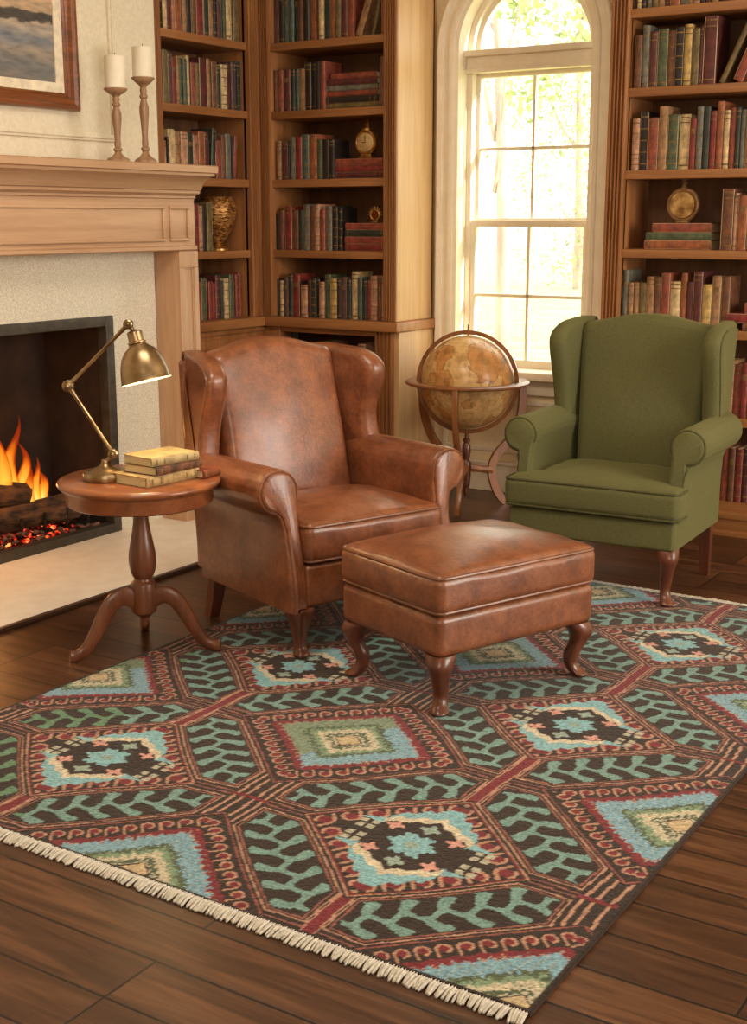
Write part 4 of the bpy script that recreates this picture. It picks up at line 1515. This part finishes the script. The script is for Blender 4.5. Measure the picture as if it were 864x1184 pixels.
# ---- green armchair
PG = R(-87)
GO = (-1.724, 4.813)
c = loc2w(GO, PG, 0, -.308, RUGZ)
arm2 = empty('wing_armchair', c, PG, 'olive green fabric wing armchair between the globe and the bookcase', 'armchair')
P2 = dict(half=.352, base=.222, base_half=.349, drop=-.004, deck=.335, seat=.462, arm_in=.285, arm_z=.617, arm_r=.075, arm_y=.352, arm_f=-.085, front=.028, top=1.09, wing_top=1.05, cush_half=.368, cush_front=.045, crown=.035,
          seed=7, back_half=.29, back_low=.9, lean=.17, crest=.04, out_half=.352, wing_low=-.47, wing_mid=-.45, wing_f=-.41, wing_t=.075, wing_y=.278, flare=.06, wing_lowin=.0, curl=85, neck=.04, sweep=.09, arm_rise=.0)
wing_chair(arm2, P2, M['green'], M['green_dark'])
for sd in (-1, 1):
    g = G()
    cabriole(g, -.02, sd * .312, 1, sd * .6, .228, .042, .02, .026, .026)
    g.obj('leg', M['leg'], arm2)
    g = G()
    rings = []
    for t in (0, .5, 1):
        z = .24 * (1 - t) - RUGZ * t
        cx = -.56 - .02 * t
        w = .027 - .008 * t
        rings.append([(cx - w, sd * .312 - w, z), (cx + w, sd * .312 - w, z), (cx + w, sd * .312 + w, z), (cx - w, sd * .312 + w, z)])
    g.loft(rings)
    g.obj('leg', M['leg'], arm2)

# ================================================================== SIDE TABLE, LAMP, BOOKS
TC = (-3.077, 3.312)
tb = empty('side_table', (*TC, 0), 0, 'round cherry-wood pedestal table on three curved legs beside the armchair', 'table')
TZ = .63
G().lathe([(0, TZ - .03), (.262, TZ - .03), (.272, TZ - .026), (.279, TZ - .016), (.279, TZ - .01), (.274, TZ - .003), (.266, TZ), (0, TZ)], 72).obj('tabletop', M['table'], tb)
G().lathe([(0, .545), (.244, .545), (.25, .549), (.252, .556), (.252, .592), (.256, .6), (0, .6)], 72).obj('apron', M['table'], tb)
G().lathe([(0, .14), (.03, .14), (.042, .15), (.044, .16), (.044, .25), (.04, .258), (.032, .264), (.03, .272), (.036, .28), (.044, .3), (.048, .33), (.047, .36), (.04, .4), (.032, .44), (.027, .475), (.026, .495), (.034, .505), (.036, .512), (.03, .52), (.038, .54), (.06, .548), (0, .548)], 32).obj('column', M['table_v'], tb)
G().lathe([(0, .092), (.008, .094), (.013, .104), (.011, .114), (.016, .12), (.016, .128), (.03, .141), (0, .141)], 20).obj('finial', M['table_v'], tb)
for ang in (237, 29, 133):
    pts = catmull([(.03, .20), (.07, .212), (.11, .195), (.145, .145), (.178, .085), (.212, .036), (.248, .018), (.268, .018)], 5)
    rings = []
    L_ = len(pts)
    lift = RUGZ if ang == 29 else .0005
    for i, (r, z) in enumerate(pts):
        t = i / (L_ - 1)
        z += lift * t
        a = pts[max(0, i - 1)]; b = pts[min(L_ - 1, i + 1)]
        tx, tz = b[0] - a[0], b[1] - a[1]
        q = math.hypot(tx, tz); tx /= q; tz /= q
        hh_ = .036 * (1 - t) + .015 * t + .006 * max(0, (t - .8) / .2)
        ww = .02 * (1 - t) + .014 * t + .004 * max(0, (t - .8) / .2)
        ring = []
        for k in range(12):
            aa = 2 * PI * k / 12
            u = math.copysign(abs(math.cos(aa)) ** .7, math.cos(aa)) * hh_
            w = math.copysign(abs(math.sin(aa)) ** .7, math.sin(aa)) * ww
            ring.append((r - tz * u, w, max(lift, z + tx * u)))
        rings.append(ring)
    ca, sa = math.cos(R(ang)), math.sin(R(ang))
    rings = [[(p[0] * ca - p[1] * sa, p[0] * sa + p[1] * ca, p[2]) for p in r] for r in rings]
    G().loft(rings).obj('leg', M['table_v'], tb)

# desk lamp
CR = Vector((.842, .539, 0))          # runs across the room, parallel to the table-to-armchair line
LB = Vector((-3.145, 3.22, TZ))
lp = empty('desk_lamp', tuple(LB), math.atan2(CR.y, CR.x), 'jointed brass desk lamp with dome shade on the round table', 'lamp')
G().lathe([(0, 0), (.074, 0), (.076, .004), (.076, .022), (.072, .028), (.05, .033), (.044, .038), (.03, .044), (.018, .052), (.012, .062), (.011, .07), (0, .07)], 44).obj('base', M['brass'], lp)
J0 = Vector((.03, 0, .09)); J1 = Vector((-.112, 0, .322)); J2 = Vector((.098, 0, .528)); J3 = Vector((.118, 0, .501))
def joint(c, r=.017, w=.03):
    g = G()
    m = Matrix.Translation(c) @ Matrix.Rotation(R(90), 4, 'X')
    g.lathe([(0, -w / 2), (r * .7, -w / 2), (r, -w / 2 + .004), (r, w / 2 - .004), (r * .7, w / 2), (0, w / 2)], 20, 0, m)
    g.lathe([(0, w / 2 - .002), (r * .45, w / 2), (r * .45, w / 2 + .007), (0, w / 2 + .009)], 14, 0, m)
    return g
g = joint(J0, .017)
g.tube([(0, 0, .06), (.018, 0, .074), tuple(J0)], .009, 10)
g.obj('base_joint', M['brass'], lp)
def rod(a, b, name):
    d = (b - a)
    G().tube([tuple(a), tuple(a + d * .04), tuple(a + d * .06), tuple(a + d * .12), tuple(a + d * .13), tuple(a + d * .88), tuple(a + d * .89), tuple(b)], [.009, .009, .0075, .0075, .0065, .0065, .008, .008], 12).obj(name, M['brass'], lp)
rod(J0, J1, 'lower_arm')
joint(J1, .019, .034).obj('elbow_joint', M['brass'], lp)
rod(J1, J2, 'upper_arm')
g = joint(J2, .016, .03)
g.tube([tuple(J2), tuple(J2 + Vector((.012, 0, -.016))), tuple(J3)], .008, 10)
g.obj('head_joint', M['brass'], lp)
ax = Vector((.235, -.12, -1)).normalized()
q = Vector((0, 0, -1)).rotation_difference(ax).to_matrix().to_4x4()
m = Matrix.Translation(J3) @ q
shp = [(.008, .008), (.022, .004), (.026, .0), (.026, -.03), (.031, -.033), (.031, -.037), (.027, -.04), (.034, -.048), (.052, -.062), (.066, -.083), (.075, -.108), (.081, -.135), (.0835, -.158), (.087, -.166)]
inn = [(.0835, -.1665), (.079, -.157), (.073, -.132), (.064, -.096), (.048, -.066), (.028, -.05), (.0, -.046)]
g = G()
v = shp + inn
n = 44
verts, faces = [], []
for (r, z) in v:
    for k in range(n):
        a = 2 * PI * k / n
        verts.append((r * math.cos(a), r * math.sin(a), z))
for i in range(len(v) - 1):
    for k in range(n):
        k2 = (k + 1) % n
        faces.append((i * n + k, i * n + k2, (i + 1) * n + k2, (i + 1) * n + k))
g.add(verts, faces, 0, m)
g.m = [1 if i // n >= len(shp) - 1 else 0 for i in range(len(faces))]
sh = g.obj('shade', [M['brass'], plain('shade_lining', (246, 232, 196), .5)], lp)
g = G()
g.lathe([(0, -.046), (.014, -.048), (.014, -.066), (.02, -.08), (.027, -.1), (.026, -.118), (.016, -.132), (0, -.136)], 20, 0, m)
m_lamp = m.copy()
g.obj('bulb', emit_mat('lit_bulb', (255, 226, 160), 14), sh)

def table_book(name_letter, cov, Lb, Db, t, loc, rz, label, pm=None):
    o = empty('book', loc, rz, label, 'book', 'old books on the round table')
    c = .003
    g = G()
    # lies flat: spine along -y side, length along x
    g.rbox((-Lb / 2, -Db / 2, 0), (Lb / 2, Db / 2, c), .0012)
    g.rbox((-Lb / 2, -Db / 2, t - c), (Lb / 2, Db / 2, t), .0012)
    sp = [(-Db / 2 + .001, 0), (-Db / 2 - .004, t * .2), (-Db / 2 - .0055, t * .5), (-Db / 2 - .004, t * .8), (-Db / 2 + .001, t), (-Db / 2 + .004, t), (-Db / 2 + .004, 0)]
    g.prism(sp, -Lb / 2, Lb / 2, YZ)
    g.obj('cover', cov, o)
    g = G()
    g.box((-Lb / 2 + .004, -Db / 2 + .002, c), (Lb / 2 - .004, Db / 2 - .005, t - c))
    g.obj('page_block', pm or M['pages'], o)
    g = G()
    for f in (.1, .26, .74, .9):
        x = -Lb / 2 + Lb * f
        sp2 = [(p[0] - .0008, p[1]) for p in sp[1:4]]
        g.add([(x - .003, y, z) for y, z in sp2] + [(x + .003, y, z) for y, z in sp2], [(0, 1, 4, 3), (1, 2, 5, 4)])
    g.obj('spine_band', M['gilt'], o)
    return o
tan_c = noise_mat('tan_cloth', (146, 120, 76), (190, 160, 108), 50, .7, bstr=.2)
dk_c = noise_mat('worn_brown_cloth', (64, 42, 30), (128, 84, 54), 24, .65, bstr=.2)
gold_c = noise_mat('worn_gold_cloth', (150, 131, 92), (190, 168, 120), 20, .6, bstr=.2)
red_c = noise_mat('worn_red_leather', (112, 50, 28), (150, 76, 44), 24, .6, bstr=.2)
BC = Vector((-2.985, 3.33, TZ))
A = math.atan2(CR.y, CR.x)
AB = R(85)
table_book('a', tan_c, .245, .165, .034, tuple(BC + Vector((-.012, -.02, .0008))), AB, 'tan cloth book at the bottom of the table stack')
table_book('b', dk_c, .225, .15, .030, tuple(BC + Vector((.0, .004, .0352))), AB + R(3), 'dark brown book in the middle of the table stack')
table_book('c', gold_c, .205, .15, .028, tuple(BC + Vector((-.004, -.002, .0656))), AB - R(4), 'pale gold book on top of the table stack')
table_book('d', red_c, .085, .07, .028, (-2.905, 3.452, TZ + .0008), AB + R(4), 'small reddish-brown book behind the table stack')

# ================================================================== GLOBE
GC = Vector((-3.285, 6.05, 0))
gl = empty('floor_globe', tuple(GC), 0, 'large antique ochre globe in a three-legged wooden stand by the window', 'globe')
GZ, GRR = .665, .243
sph = []
for i in range(33):
    a = -PI / 2 + PI * i / 32
    sph.append((max(.0001, GRR * math.cos(a)), GRR * math.sin(a)))
tilt = Matrix.Rotation(R(-12), 4, 'X') @ Matrix.Rotation(R(6), 4, 'Y')
so = G().lathe(sph, 64).obj('sphere', M['globe'], gl, (0, 0, GZ))
so.rotation_euler = (R(-14), R(8), .5)
g = G()
rings = []
for i in range(65):
    a = 2 * PI * i / 64
    ring = []
    for (r, z) in ((.268, -.009), (.318, -.009), (.325, -.004), (.325, .004), (.318, .009), (.268, .009)):
        ring.append((r * math.cos(a), r * math.sin(a), GZ + z))
    rings.append(ring)
g.loft(rings, False)
g.obj('horizon_ring', M['globe_wood'], gl)
g = G()
rings = []
ma = R(32.6 - 14)
for i in range(65):
    a = 2 * PI * i / 64
    ring = []
    for (r, w) in ((.250, -.008), (.271, -.008), (.271, .008), (.250, .008)):
        ring.append((r * math.cos(a) * math.cos(ma) - w * math.sin(ma), r * math.cos(a) * math.sin(ma) + w * math.cos(ma), GZ + r * math.sin(a)))
    rings.append(ring)
g.loft(rings, False)
mer = g.obj('meridian_ring', M['globe_wood'], gl)
G().tube([(0, 0, GZ + .24), (0, 0, GZ + .30)], .005, 8).obj('axis_pin', M['brass'], mer)
for deg in (48.6, 168.6, 287.6):
    pts = catmull([(.305, GZ - .008), (.312, .56), (.298, .46), (.25, .36), (.185, .29), (.15, .23), (.145, .17), (.165, .1), (.2, .04), (.225, .016), (.24, .014)], 4)
    rings = []
    n_ = len(pts)
    for i, (r, z) in enumerate(pts):
        a = pts[max(0, i - 1)]; b = pts[min(n_ - 1, i + 1)]
        tx, tz = b[0] - a[0], b[1] - a[1]
        q_ = math.hypot(tx, tz) or 1
        tx /= q_; tz /= q_
        hw_ = .02
        ring = [(r - tz * u, w, max(.0005, z + tx * u)) for (u, w) in ((-hw_, -.013), (hw_, -.013), (hw_ * 1.15, 0), (hw_, .013), (-hw_, .013), (-hw_ * 1.15, 0))]
        rings.append(ring)
    ca, sa = math.cos(R(deg)), math.sin(R(deg))
    lg = G().loft([[(p[0] * ca - p[1] * sa, p[0] * sa + p[1] * ca, p[2]) for p in r] for r in rings]).obj('leg', M['globe_wood'], gl, angle=50)
    g = G()
    g.tube([(.02 * ca, .02 * sa, .21), (.08 * ca, .08 * sa, .2), (.145 * ca, .145 * sa, .19)], [.024, .018, .022], 8)
    g.obj('stretcher', M['globe_wood'], gl)
G().lathe([(0, .055), (.008, .06), (.014, .08), (.012, .1), (.02, .11), (.022, .13), (.026, .17), (.026, .235), (.022, .245), (.016, .255), (.02, .27), (.024, .3), (.022, .33), (.014, .345), (.02, .352), (.02, .362), (.012, .37), (.01, .395), (0, .395)], 20).obj('post', M['leg'], gl)

# ================================================================== RUG
RX_0, RX_1, RY_0, RY_1 = -3.055, -.962, 2.062, 4.985
def build_rug():
    step = .0042
    nx, ny = int((RX_1 - RX_0) / step), int((RY_1 - RY_0) / step)
    xs = np.linspace(RX_0, RX_1, nx + 1)
    ys = np.linspace(RY_0, RY_1, ny + 1)
    X, Y = np.meshgrid(xs, ys)
    rg = np.random.default_rng(4)
    # hand-made wobble
    Xw = X + .006 * np.sin(Y * 5.1 + 1) + .004 * np.sin(Y * 17 + X * 3)
    Yw = Y + .006 * np.sin(X * 4.3) + .004 * np.sin(X * 15 + Y * 4)
    p = (Xw + 2.008) / 1.01
    q = (Yw - 3.0) / .93
    pr, qr = np.round(p), np.round(q)
    pf, qf = p - pr, q - qr
    a, b = np.abs(pf), np.abs(qf)
    d, e = a + b, a - b
    sgn = np.where(pf * qf > 0, 1.0, -1.0)
    C_ = lambda *c: np.array(lin(c))
    DK, RD, TN, PK = C_(50, 36, 28), C_(122, 40, 46), C_(184, 140, 116), C_(210, 156, 142)
    TL, BL, GN, CR_, OL = C_(120, 156, 148), C_(126, 168, 186), C_(120, 142, 118), C_(200, 190, 164), C_(84, 96, 70)
    col = np.zeros(X.shape + (3,))
    col[:] = DK
    def put(mask, c):
        col[mask] = c
    def tri(t):
        f = t - np.floor(t)
        return np.abs(f - .5) * 2
    zig = tri(e * 26) * .018
    blue = (pf - .7 * qf + .06 * np.sin(q * 9)) > 0
    blue = blue | ((pr >= 0) & (pr > -.5) & (np.abs(pr) > .5)) | (qr != 0)
    cool = np.where(blue[..., None], BL, GN)
    # stepped diamond
    fz = rg.normal(0, 1, X.shape)
    fz = (fz + np.roll(fz, 1, 0) + np.roll(fz, 1, 1) + np.roll(fz, 2, 0)) / 2
    dj = d + zig * .8 + .007 * fz
    put(d < .272 + tri(e * 13) * .012, RD)
    m_ = dj < .25
    col[m_] = cool[m_]
    put((dj < .252) & (dj > .247), TN)
    streak = (np.sin(e * 120 + d * 160) > .45) & (dj < .235) & (dj > .165)
    col[streak] = (cool * .72 + CR_ * .2)[streak]
    put((dj < .172) & (dj > .15), OL)
    put(dj < .15, C_(126, 150, 120))
    put(dj < .122, CR_)
    put((dj < .088) & (dj > .066), OL)
    put(dj < .066, CR_ * .9)
    put(d < .05, DK)
    put(d < .044, C_(196, 174, 138))
    # hooks between diamond and lines
    def hooks(lo, hi, n, flip, c1, c2):
        u = e * n
        fu = u - np.floor(u)
        v = (d - lo) / (hi - lo)
        if flip:
            v = 1 - v
        inside = (v > 0) & (v < 1)
        asp = (hi - lo) * n * 1.0
        dx, dy = (fu - .46), (v - .52) * asp
        rr_ = np.hypot(dx, dy)
        ang = np.arctan2(dy, dx)
        arc = inside & (np.abs(rr_ - .32) < .085) & ~((ang < -.2) & (ang > -1.5))
        core = inside & (rr_ < .14)
        stem = inside & (np.abs(fu - .86 + .12 * v) < .075) & (v < .6)
        put(arc | stem, c1)
        put(core, c2)
        rim = inside & (np.abs(rr_ - .2) < .06)
        put(rim, c2)
    hooks(.282, .372, 15, False, TN, RD)
    put((d > .377) & (d < .384), C_(150, 84, 74))
    # band
    lo, hi = .392, .672
    dA, dB, dC = .06, .02, .026
    inb = (d > lo) & (d < hi)
    sx = np.minimum(np.minimum(a - np.where(b > .25, dA, .0), .5 - dB - a), np.minimum(b - np.where(a > .25, dC, 0), .5 - dC - b))
    edge = np.minimum(np.minimum(d - lo, hi - d) * .72, sx)
    band = inb & (edge > 0)
    tt = (d - (lo + hi) / 2) / ((hi - lo) / 2)
    # curling vine: spine plus alternating scrolls
    nb = 8.0
    uu = e * nb
    sway = .16 * np.sin(2 * PI * uu)
    t2 = tt - sway
    spine = np.abs(t2) < .12
    curve = .6 * np.abs(t2) ** 1.6
    f1 = uu + curve + np.where(t2 > 0, .25, .75)
    f1 = f1 - np.floor(f1)
    br_w = .23 - .04 * np.abs(t2)
    branch = (np.abs(f1 - .5) < br_w / 1.6) & (np.abs(t2) < .78)
    knob = np.hypot((f1 - .56) * .9, (np.abs(t2) - .72) * 1.1) < .17
    teal = np.where((p + .35 * q > -.75)[..., None], TL, C_(104, 142, 112))
    vm = band & (edge > .024) & (spine | branch | knob)
    col[vm] = teal[vm]
    put(inb & (edge > .002) & (edge < .0075), TN)
    put(inb & (edge > .0135) & (edge < .0185), C_(150, 92, 78))
    out = inb & (edge <= 0)
    put(out, DK)
    nA = out & (b > .25) & (a < dA) & (b < .5 - 0)
    for c0 in (.018, .044):
        put(out & (a < dA) & (b > .25) & (np.abs(a - c0) < .0045), TN)
    put(out & (a < dA) & (b > .492), RD)
    nB = out & (a > .5 - dB)
    put(nB, RD)
    put(nB & (np.abs(a - (.5 - dB)) < .005), TN)
    put(out & (b < dC) & (np.abs(b - .01) < .003) & (a < .5 - dB), C_(150, 92, 78))
    put(out & (b > .5 - dC) & (a > dA) & (np.abs(b - (.5 - .01)) < .003), C_(150, 92, 78))
    # lines and scallops round the medallion
    put((d > .682) & (d < .688), TN)
    put((d > .688) & (d < .696), RD)
    dm = d.copy()
    hooks(.702, .775, 10, False, TN, RD)
    # medallion
    inm = d > .79
    mp = p - np.floor(p) - .5
    mq = q - np.floor(q) - .5
    inn = (np.abs(mp) + np.abs(mq)) < .4
    am, aq = np.abs(mp), np.abs(mq)
    # squares with a cross
    for sx_ in (-1, 1):
        for sy_ in (-1, 1):
            dx, dy = mp - sx_ * .165 - .012, mq - sy_ * .04
            u_, v_ = dx + dy * .3, dy
            sq = (np.abs(dx) < .026) & (np.abs(dy) < .026)
            cut = (np.abs(dx) < .005) | (np.abs(dy) < .005)
            notch = (np.abs(dx) > .017) & (np.abs(dy) < .01) | (np.abs(dy) > .017) & (np.abs(dx) < .01)
            put(sq & ~cut, C_(180, 178, 158))
    saw = tri(mp * 24) * .026
    outer = .265 - 1.05 * am - saw * .85
    inner = .142 - .6 * am + .012 * tri(mp * 20)
    chev = (aq < outer) & (aq > inner) & (am < .125)
    tipc = (am > .12) & (am < .19) & (np.abs(aq - (.08 - .1 * (am - .12))) < .018 * (1 - (am - .12) / .075))
    coolm = np.where((p + .4 * q > -.9)[..., None], C_(136, 184, 192), C_(140, 168, 138))
    mk = chev | tipc
    col[mk] = coolm[mk]
    put(chev & (aq < inner + .03), C_(212, 200, 174))
    r0 = np.hypot(mp * 1.0, mq * 1.0)
    an = np.arctan2(mq, mp)
    star = r0 < .058 + .009 * np.cos(an * 6) + .006 * np.cos(an * 14)
    col[star] = coolm[star]
    put(star & (r0 < .018), C_(150, 170, 160))
    for (sx_, sy_) in ((1, 1), (1, -1), (-1, 1), (-1, -1)):
        rr_ = np.hypot(mp - sx_ * .088, mq - sy_ * .072)
        an2 = np.arctan2(mq - sy_ * .072, mp - sx_ * .088)
        put(rr_ < .020 + .007 * np.cos(an2 * 4), PK)
    for sy_ in (-1, 1):
        rr_ = np.hypot(mp, mq - sy_ * .1)
        an2 = np.arctan2(mq - sy_ * .1, mp)
        mk = rr_ < .022 + .006 * np.cos(an2 * 4)
        put(mk, C_(150, 170, 158))
    # dark selvedge
    ed = np.minimum(np.minimum(X - RX_0, RX_1 - X), np.minimum(Y - RY_0, RY_1 - Y))
    put(ed < .012, DK)
    col *= rg.normal(.9, .2, X.shape)[..., None].clip(.55, 1.5)
    col *= (1 + .10 * np.sin(Y * 2 * PI / .0126))[..., None]
    col = col.clip(0, 1)
    Z = .010 + rg.normal(0, .0006, X.shape) + .001 * np.sin(X * 3 + Y * 2)
    nv = X.size
    verts = np.stack([X, Y, Z], -1).reshape(-1, 3)
    cx, cy = (RX_0 + RX_1) / 2, (RY_0 + RY_1) / 2
    verts[:, 0] -= cx
    verts[:, 1] -= cy
    idx = np.arange(nv).reshape(ny + 1, nx + 1)
    quads = np.stack([idx[:-1, :-1], idx[:-1, 1:], idx[1:, 1:], idx[1:, :-1]], -1).reshape(-1, 4)
    # skirt down to the floor
    rim = np.concatenate([idx[0, :], idx[1:, -1], idx[-1, -2::-1], idx[-2:0:-1, 0]])
    low = verts[rim].copy()
    low[:, 2] = .0005
    k = len(rim)
    li = nv + np.arange(k)
    sk = np.stack([rim, li, np.roll(li, -1), np.roll(rim, -1)], -1)
    verts = np.concatenate([verts, low])
    quads = np.concatenate([quads, sk])
    colf = np.ones((len(verts), 4), np.float32)
    colf[:nv, :3] = col.reshape(-1, 3)
    colf[nv:, :3] = lin((50, 36, 28))
    me = bpy.data.meshes.new('area_rug')
    me.vertices.add(len(verts))
    me.vertices.foreach_set('co', verts.astype(np.float32).ravel())
    me.loops.add(quads.size)
    me.loops.foreach_set('vertex_index', quads.astype(np.int32).ravel())
    me.polygons.add(len(quads))
    me.polygons.foreach_set('loop_start', np.arange(0, quads.size, 4, dtype=np.int32))
    me.polygons.foreach_set('use_smooth', np.ones(len(quads), bool))
    me.update(calc_edges=True)
    me.validate()
    at = me.color_attributes.new('weave', 'FLOAT_COLOR', 'POINT')
    at.data.foreach_set('color', colf.ravel())
    m, nt, bs = new_mat('woven_wool')
    an_ = N(nt, 'ShaderNodeAttribute')
    an_.attribute_name = 'weave'
    nt.links.new(an_.outputs['Color'], bs.inputs['Base Color'])
    bs.inputs['Roughness'].default_value = .95
    bs.inputs['Specular IOR Level'].default_value = .15
    bs.inputs['Sheen Weight'].default_value = .15
    vv = coords(nt)
    nn = N(nt, 'ShaderNodeTexNoise')
    nn.inputs['Scale'].default_value = 260
    nn.inputs['Detail'].default_value = 2
    nt.links.new(vv, nn.inputs['Vector'])
    bump(nt, bs, nn.outputs[0], .5, .004)
    me.materials.append(m)
    o = bpy.data.objects.new('area_rug', me)
    COL.objects.link(o)
    o.location = (cx, cy, 0)
    tag(o, 'teal, red and dark brown patterned wool rug with cream fringe on the floor', 'rug')
    rr = random.Random(2)
    for (yy, sg) in ((RY_0, -1), (RY_1, 1)):
        g = G()
        x = RX_0 + .004
        while x < RX_1 - .004:
            w = rr.uniform(.003, .0048)
            ln = rr.uniform(.034, .044)
            sk_ = rr.uniform(-.008, .008)
            x0_, y0_ = x - cx, yy - cy
            g.tube([(x0_, y0_ - sg * .004, .007), (x0_ + sk_ * .3, y0_ + sg * ln * .35, .009 + rr.uniform(0, .002)), (x0_ + sk_ * .7, y0_ + sg * ln * .75, .006), (x0_ + sk_, y0_ + sg * ln, .0035)], [w * .8, w, w, w * .75], 5)
            x += w * 1.6
        g.obj('fringe', M['fringe'], o, angle=80)
    return o
build_rug()

# ================================================================== OUTSIDE
struct(G().box((-60, 6.9, -.6), (40, 90, -.5)).obj('lawn', M['lawn']), 'sunlit lawn beyond the window')
def tree(x, y, h, rad, seed, label, n=1500, low=.35, tr=.16):
    rr = random.Random(seed)
    o = empty('garden_tree', (x, y, -.5), 0, label, 'tree', 'trees in the garden')
    g = G()
    ph = rr.uniform(0, 6)
    g.tube([(.1 * math.sin(ph + t * 3), .1 * math.cos(ph + t * 2), t * h * .85) for t in [i / 8 for i in range(9)]], [tr * (1 - .09 * i) for i in range(9)], 10)
    for k in range(7):
        t = .35 + .08 * k
        a = rr.uniform(0, 6.28)
        r = rad * .7
        g.tube([(0, 0, h * t), (r * .5 * math.cos(a), r * .5 * math.sin(a), h * (t + .08)), (r * math.cos(a), r * math.sin(a), h * (t + .2))], [tr * .4, tr * .25, tr * .1], 6)
    g.obj('trunk', M['bark'], o)
    g = G()
    cl = [(rr.gauss(0, rad * .5), rr.gauss(0, rad * .5), h * rr.uniform(low, 1), rr.uniform(.3, .55) * rad) for _ in range(26)]
    for i in range(n):
        c = rr.choice(cl)
        v = Vector((rr.gauss(0, 1), rr.gauss(0, 1), rr.gauss(0, 1))).normalized() * c[3] * rr.random() ** .4
        p = Vector(c[:3]) + v
        s = rr.uniform(.04, .085)
        u = Vector((rr.gauss(0, 1), rr.gauss(0, 1), rr.gauss(0, 1))).normalized()
        w = u.orthogonal().normalized()
        g.add([p + u * s, p + w * s * .5, p - u * s, p - w * s * .5], [(0, 1, 2, 3)])
    g.obj('foliage', M['leaf'], o, angle=180)
tree(-6.55, 12.6, 6.5, 1.0, 1, 'slim garden tree with pinkish trunk near the window', 2200, .5, .085)
tree(-6.5, 19.5, 8.0, 2.4, 2, 'broad leafy tree out in the garden', 5200, .25, .14)
tree(-15.5, 25.0, 8.0, 2.6, 3, 'leafy tree at the edge of the garden view', 3000, .3, .2)
tree(-16.0, 36.0, 9.0, 3.2, 4, 'pale leafy tree at the bottom of the garden', 5200, .1, .2)

# ================================================================== LIGHT
w = bpy.data.worlds.new('World')
sc.world = w
w.use_nodes = True
nt = w.node_tree
bg = nt.nodes['Background']
bg.inputs['Color'].default_value = (1.0, .98, .92, 1)
bg.inputs['Strength'].default_value = 5

def area(name, loc, target, size, power, color, size_y=None, spread=180):
    l = bpy.data.lights.new(name, 'AREA')
    l.shape = 'RECTANGLE' if size_y else 'SQUARE'
    l.size = size
    if size_y: l.size_y = size_y
    l.energy = power
    l.color = color
    l.spread = R(spread)
    o = bpy.data.objects.new(name, l)
    COL.objects.link(o)
    o.location = loc
    d = Vector(target) - Vector(loc)
    o.rotation_euler = d.to_track_quat('-Z', 'Y').to_euler()
    return o
sun = bpy.data.lights.new('sun', 'SUN')
sun.energy = 11
sun.angle = R(3)
sun.color = (1, .95, .86)
so_ = bpy.data.objects.new('sun', sun)
COL.objects.link(so_)
so_.rotation_euler = Vector((-.93, -.2, -.42)).to_track_quat('-Z', 'Y').to_euler()
# soft side light added for an assumed window; the wall there is solid
area('assumed_side_light', (2.9, 4.2, 1.9), (-2.5, 4.6, .8), 2.4, 212, (1, .94, .84), 2.2)
area('camera_side_fill', (.5, -1.2, 2.3), (-2.8, 3.6, .5), 1.6, 56, (1, .92, .8))  # fill added behind the camera, no real lamp stands there
area('overhead_fill', (-2.3, 2.9, 3.15), (-2.8, 3.4, 0), 1.2, 52, (1, .88, .72))  # warm overhead fill, added to lift the room; no fitting there
def point(name, loc, power, color, r=.03):
    l = bpy.data.lights.new(name, 'POINT')
    l.energy = power
    l.color = color
    l.shadow_soft_size = r
    o = bpy.data.objects.new(name, l)
    COL.objects.link(o)
    o.location = loc
    return o
_lw = Matrix.Translation(LB) @ Matrix.Rotation(math.atan2(CR.y, CR.x), 4, 'Z') @ m_lamp @ Vector((0, 0, -.145))
point('lamp_bulb_light', tuple(_lw), 2.6, (1, .78, .48), .02)
point('fire_glow', (-4.47, 3.7, .5), 6.5, (1, .42, .12), .1)

# ================================================================== CAMERA
cam = bpy.data.cameras.new('camera')
co = bpy.data.objects.new('camera', cam)
COL.objects.link(co)
th = math.atan((592 - 253) / 1520)
co.location = (0, 0, 1.5)
co.rotation_euler = (R(90) - th, 0, R(32.6))
cam.sensor_fit = 'AUTO'
cam.sensor_width = 36
cam.lens = 1520 / 1184 * 36
cam.clip_start = .05
sc.camera = co
sc.view_settings.view_transform = 'Standard'
sc.view_settings.look = 'None'
sc.view_settings.gamma = 1
sc.view_settings.use_curve_mapping = False
sc.view_settings.exposure = -.1
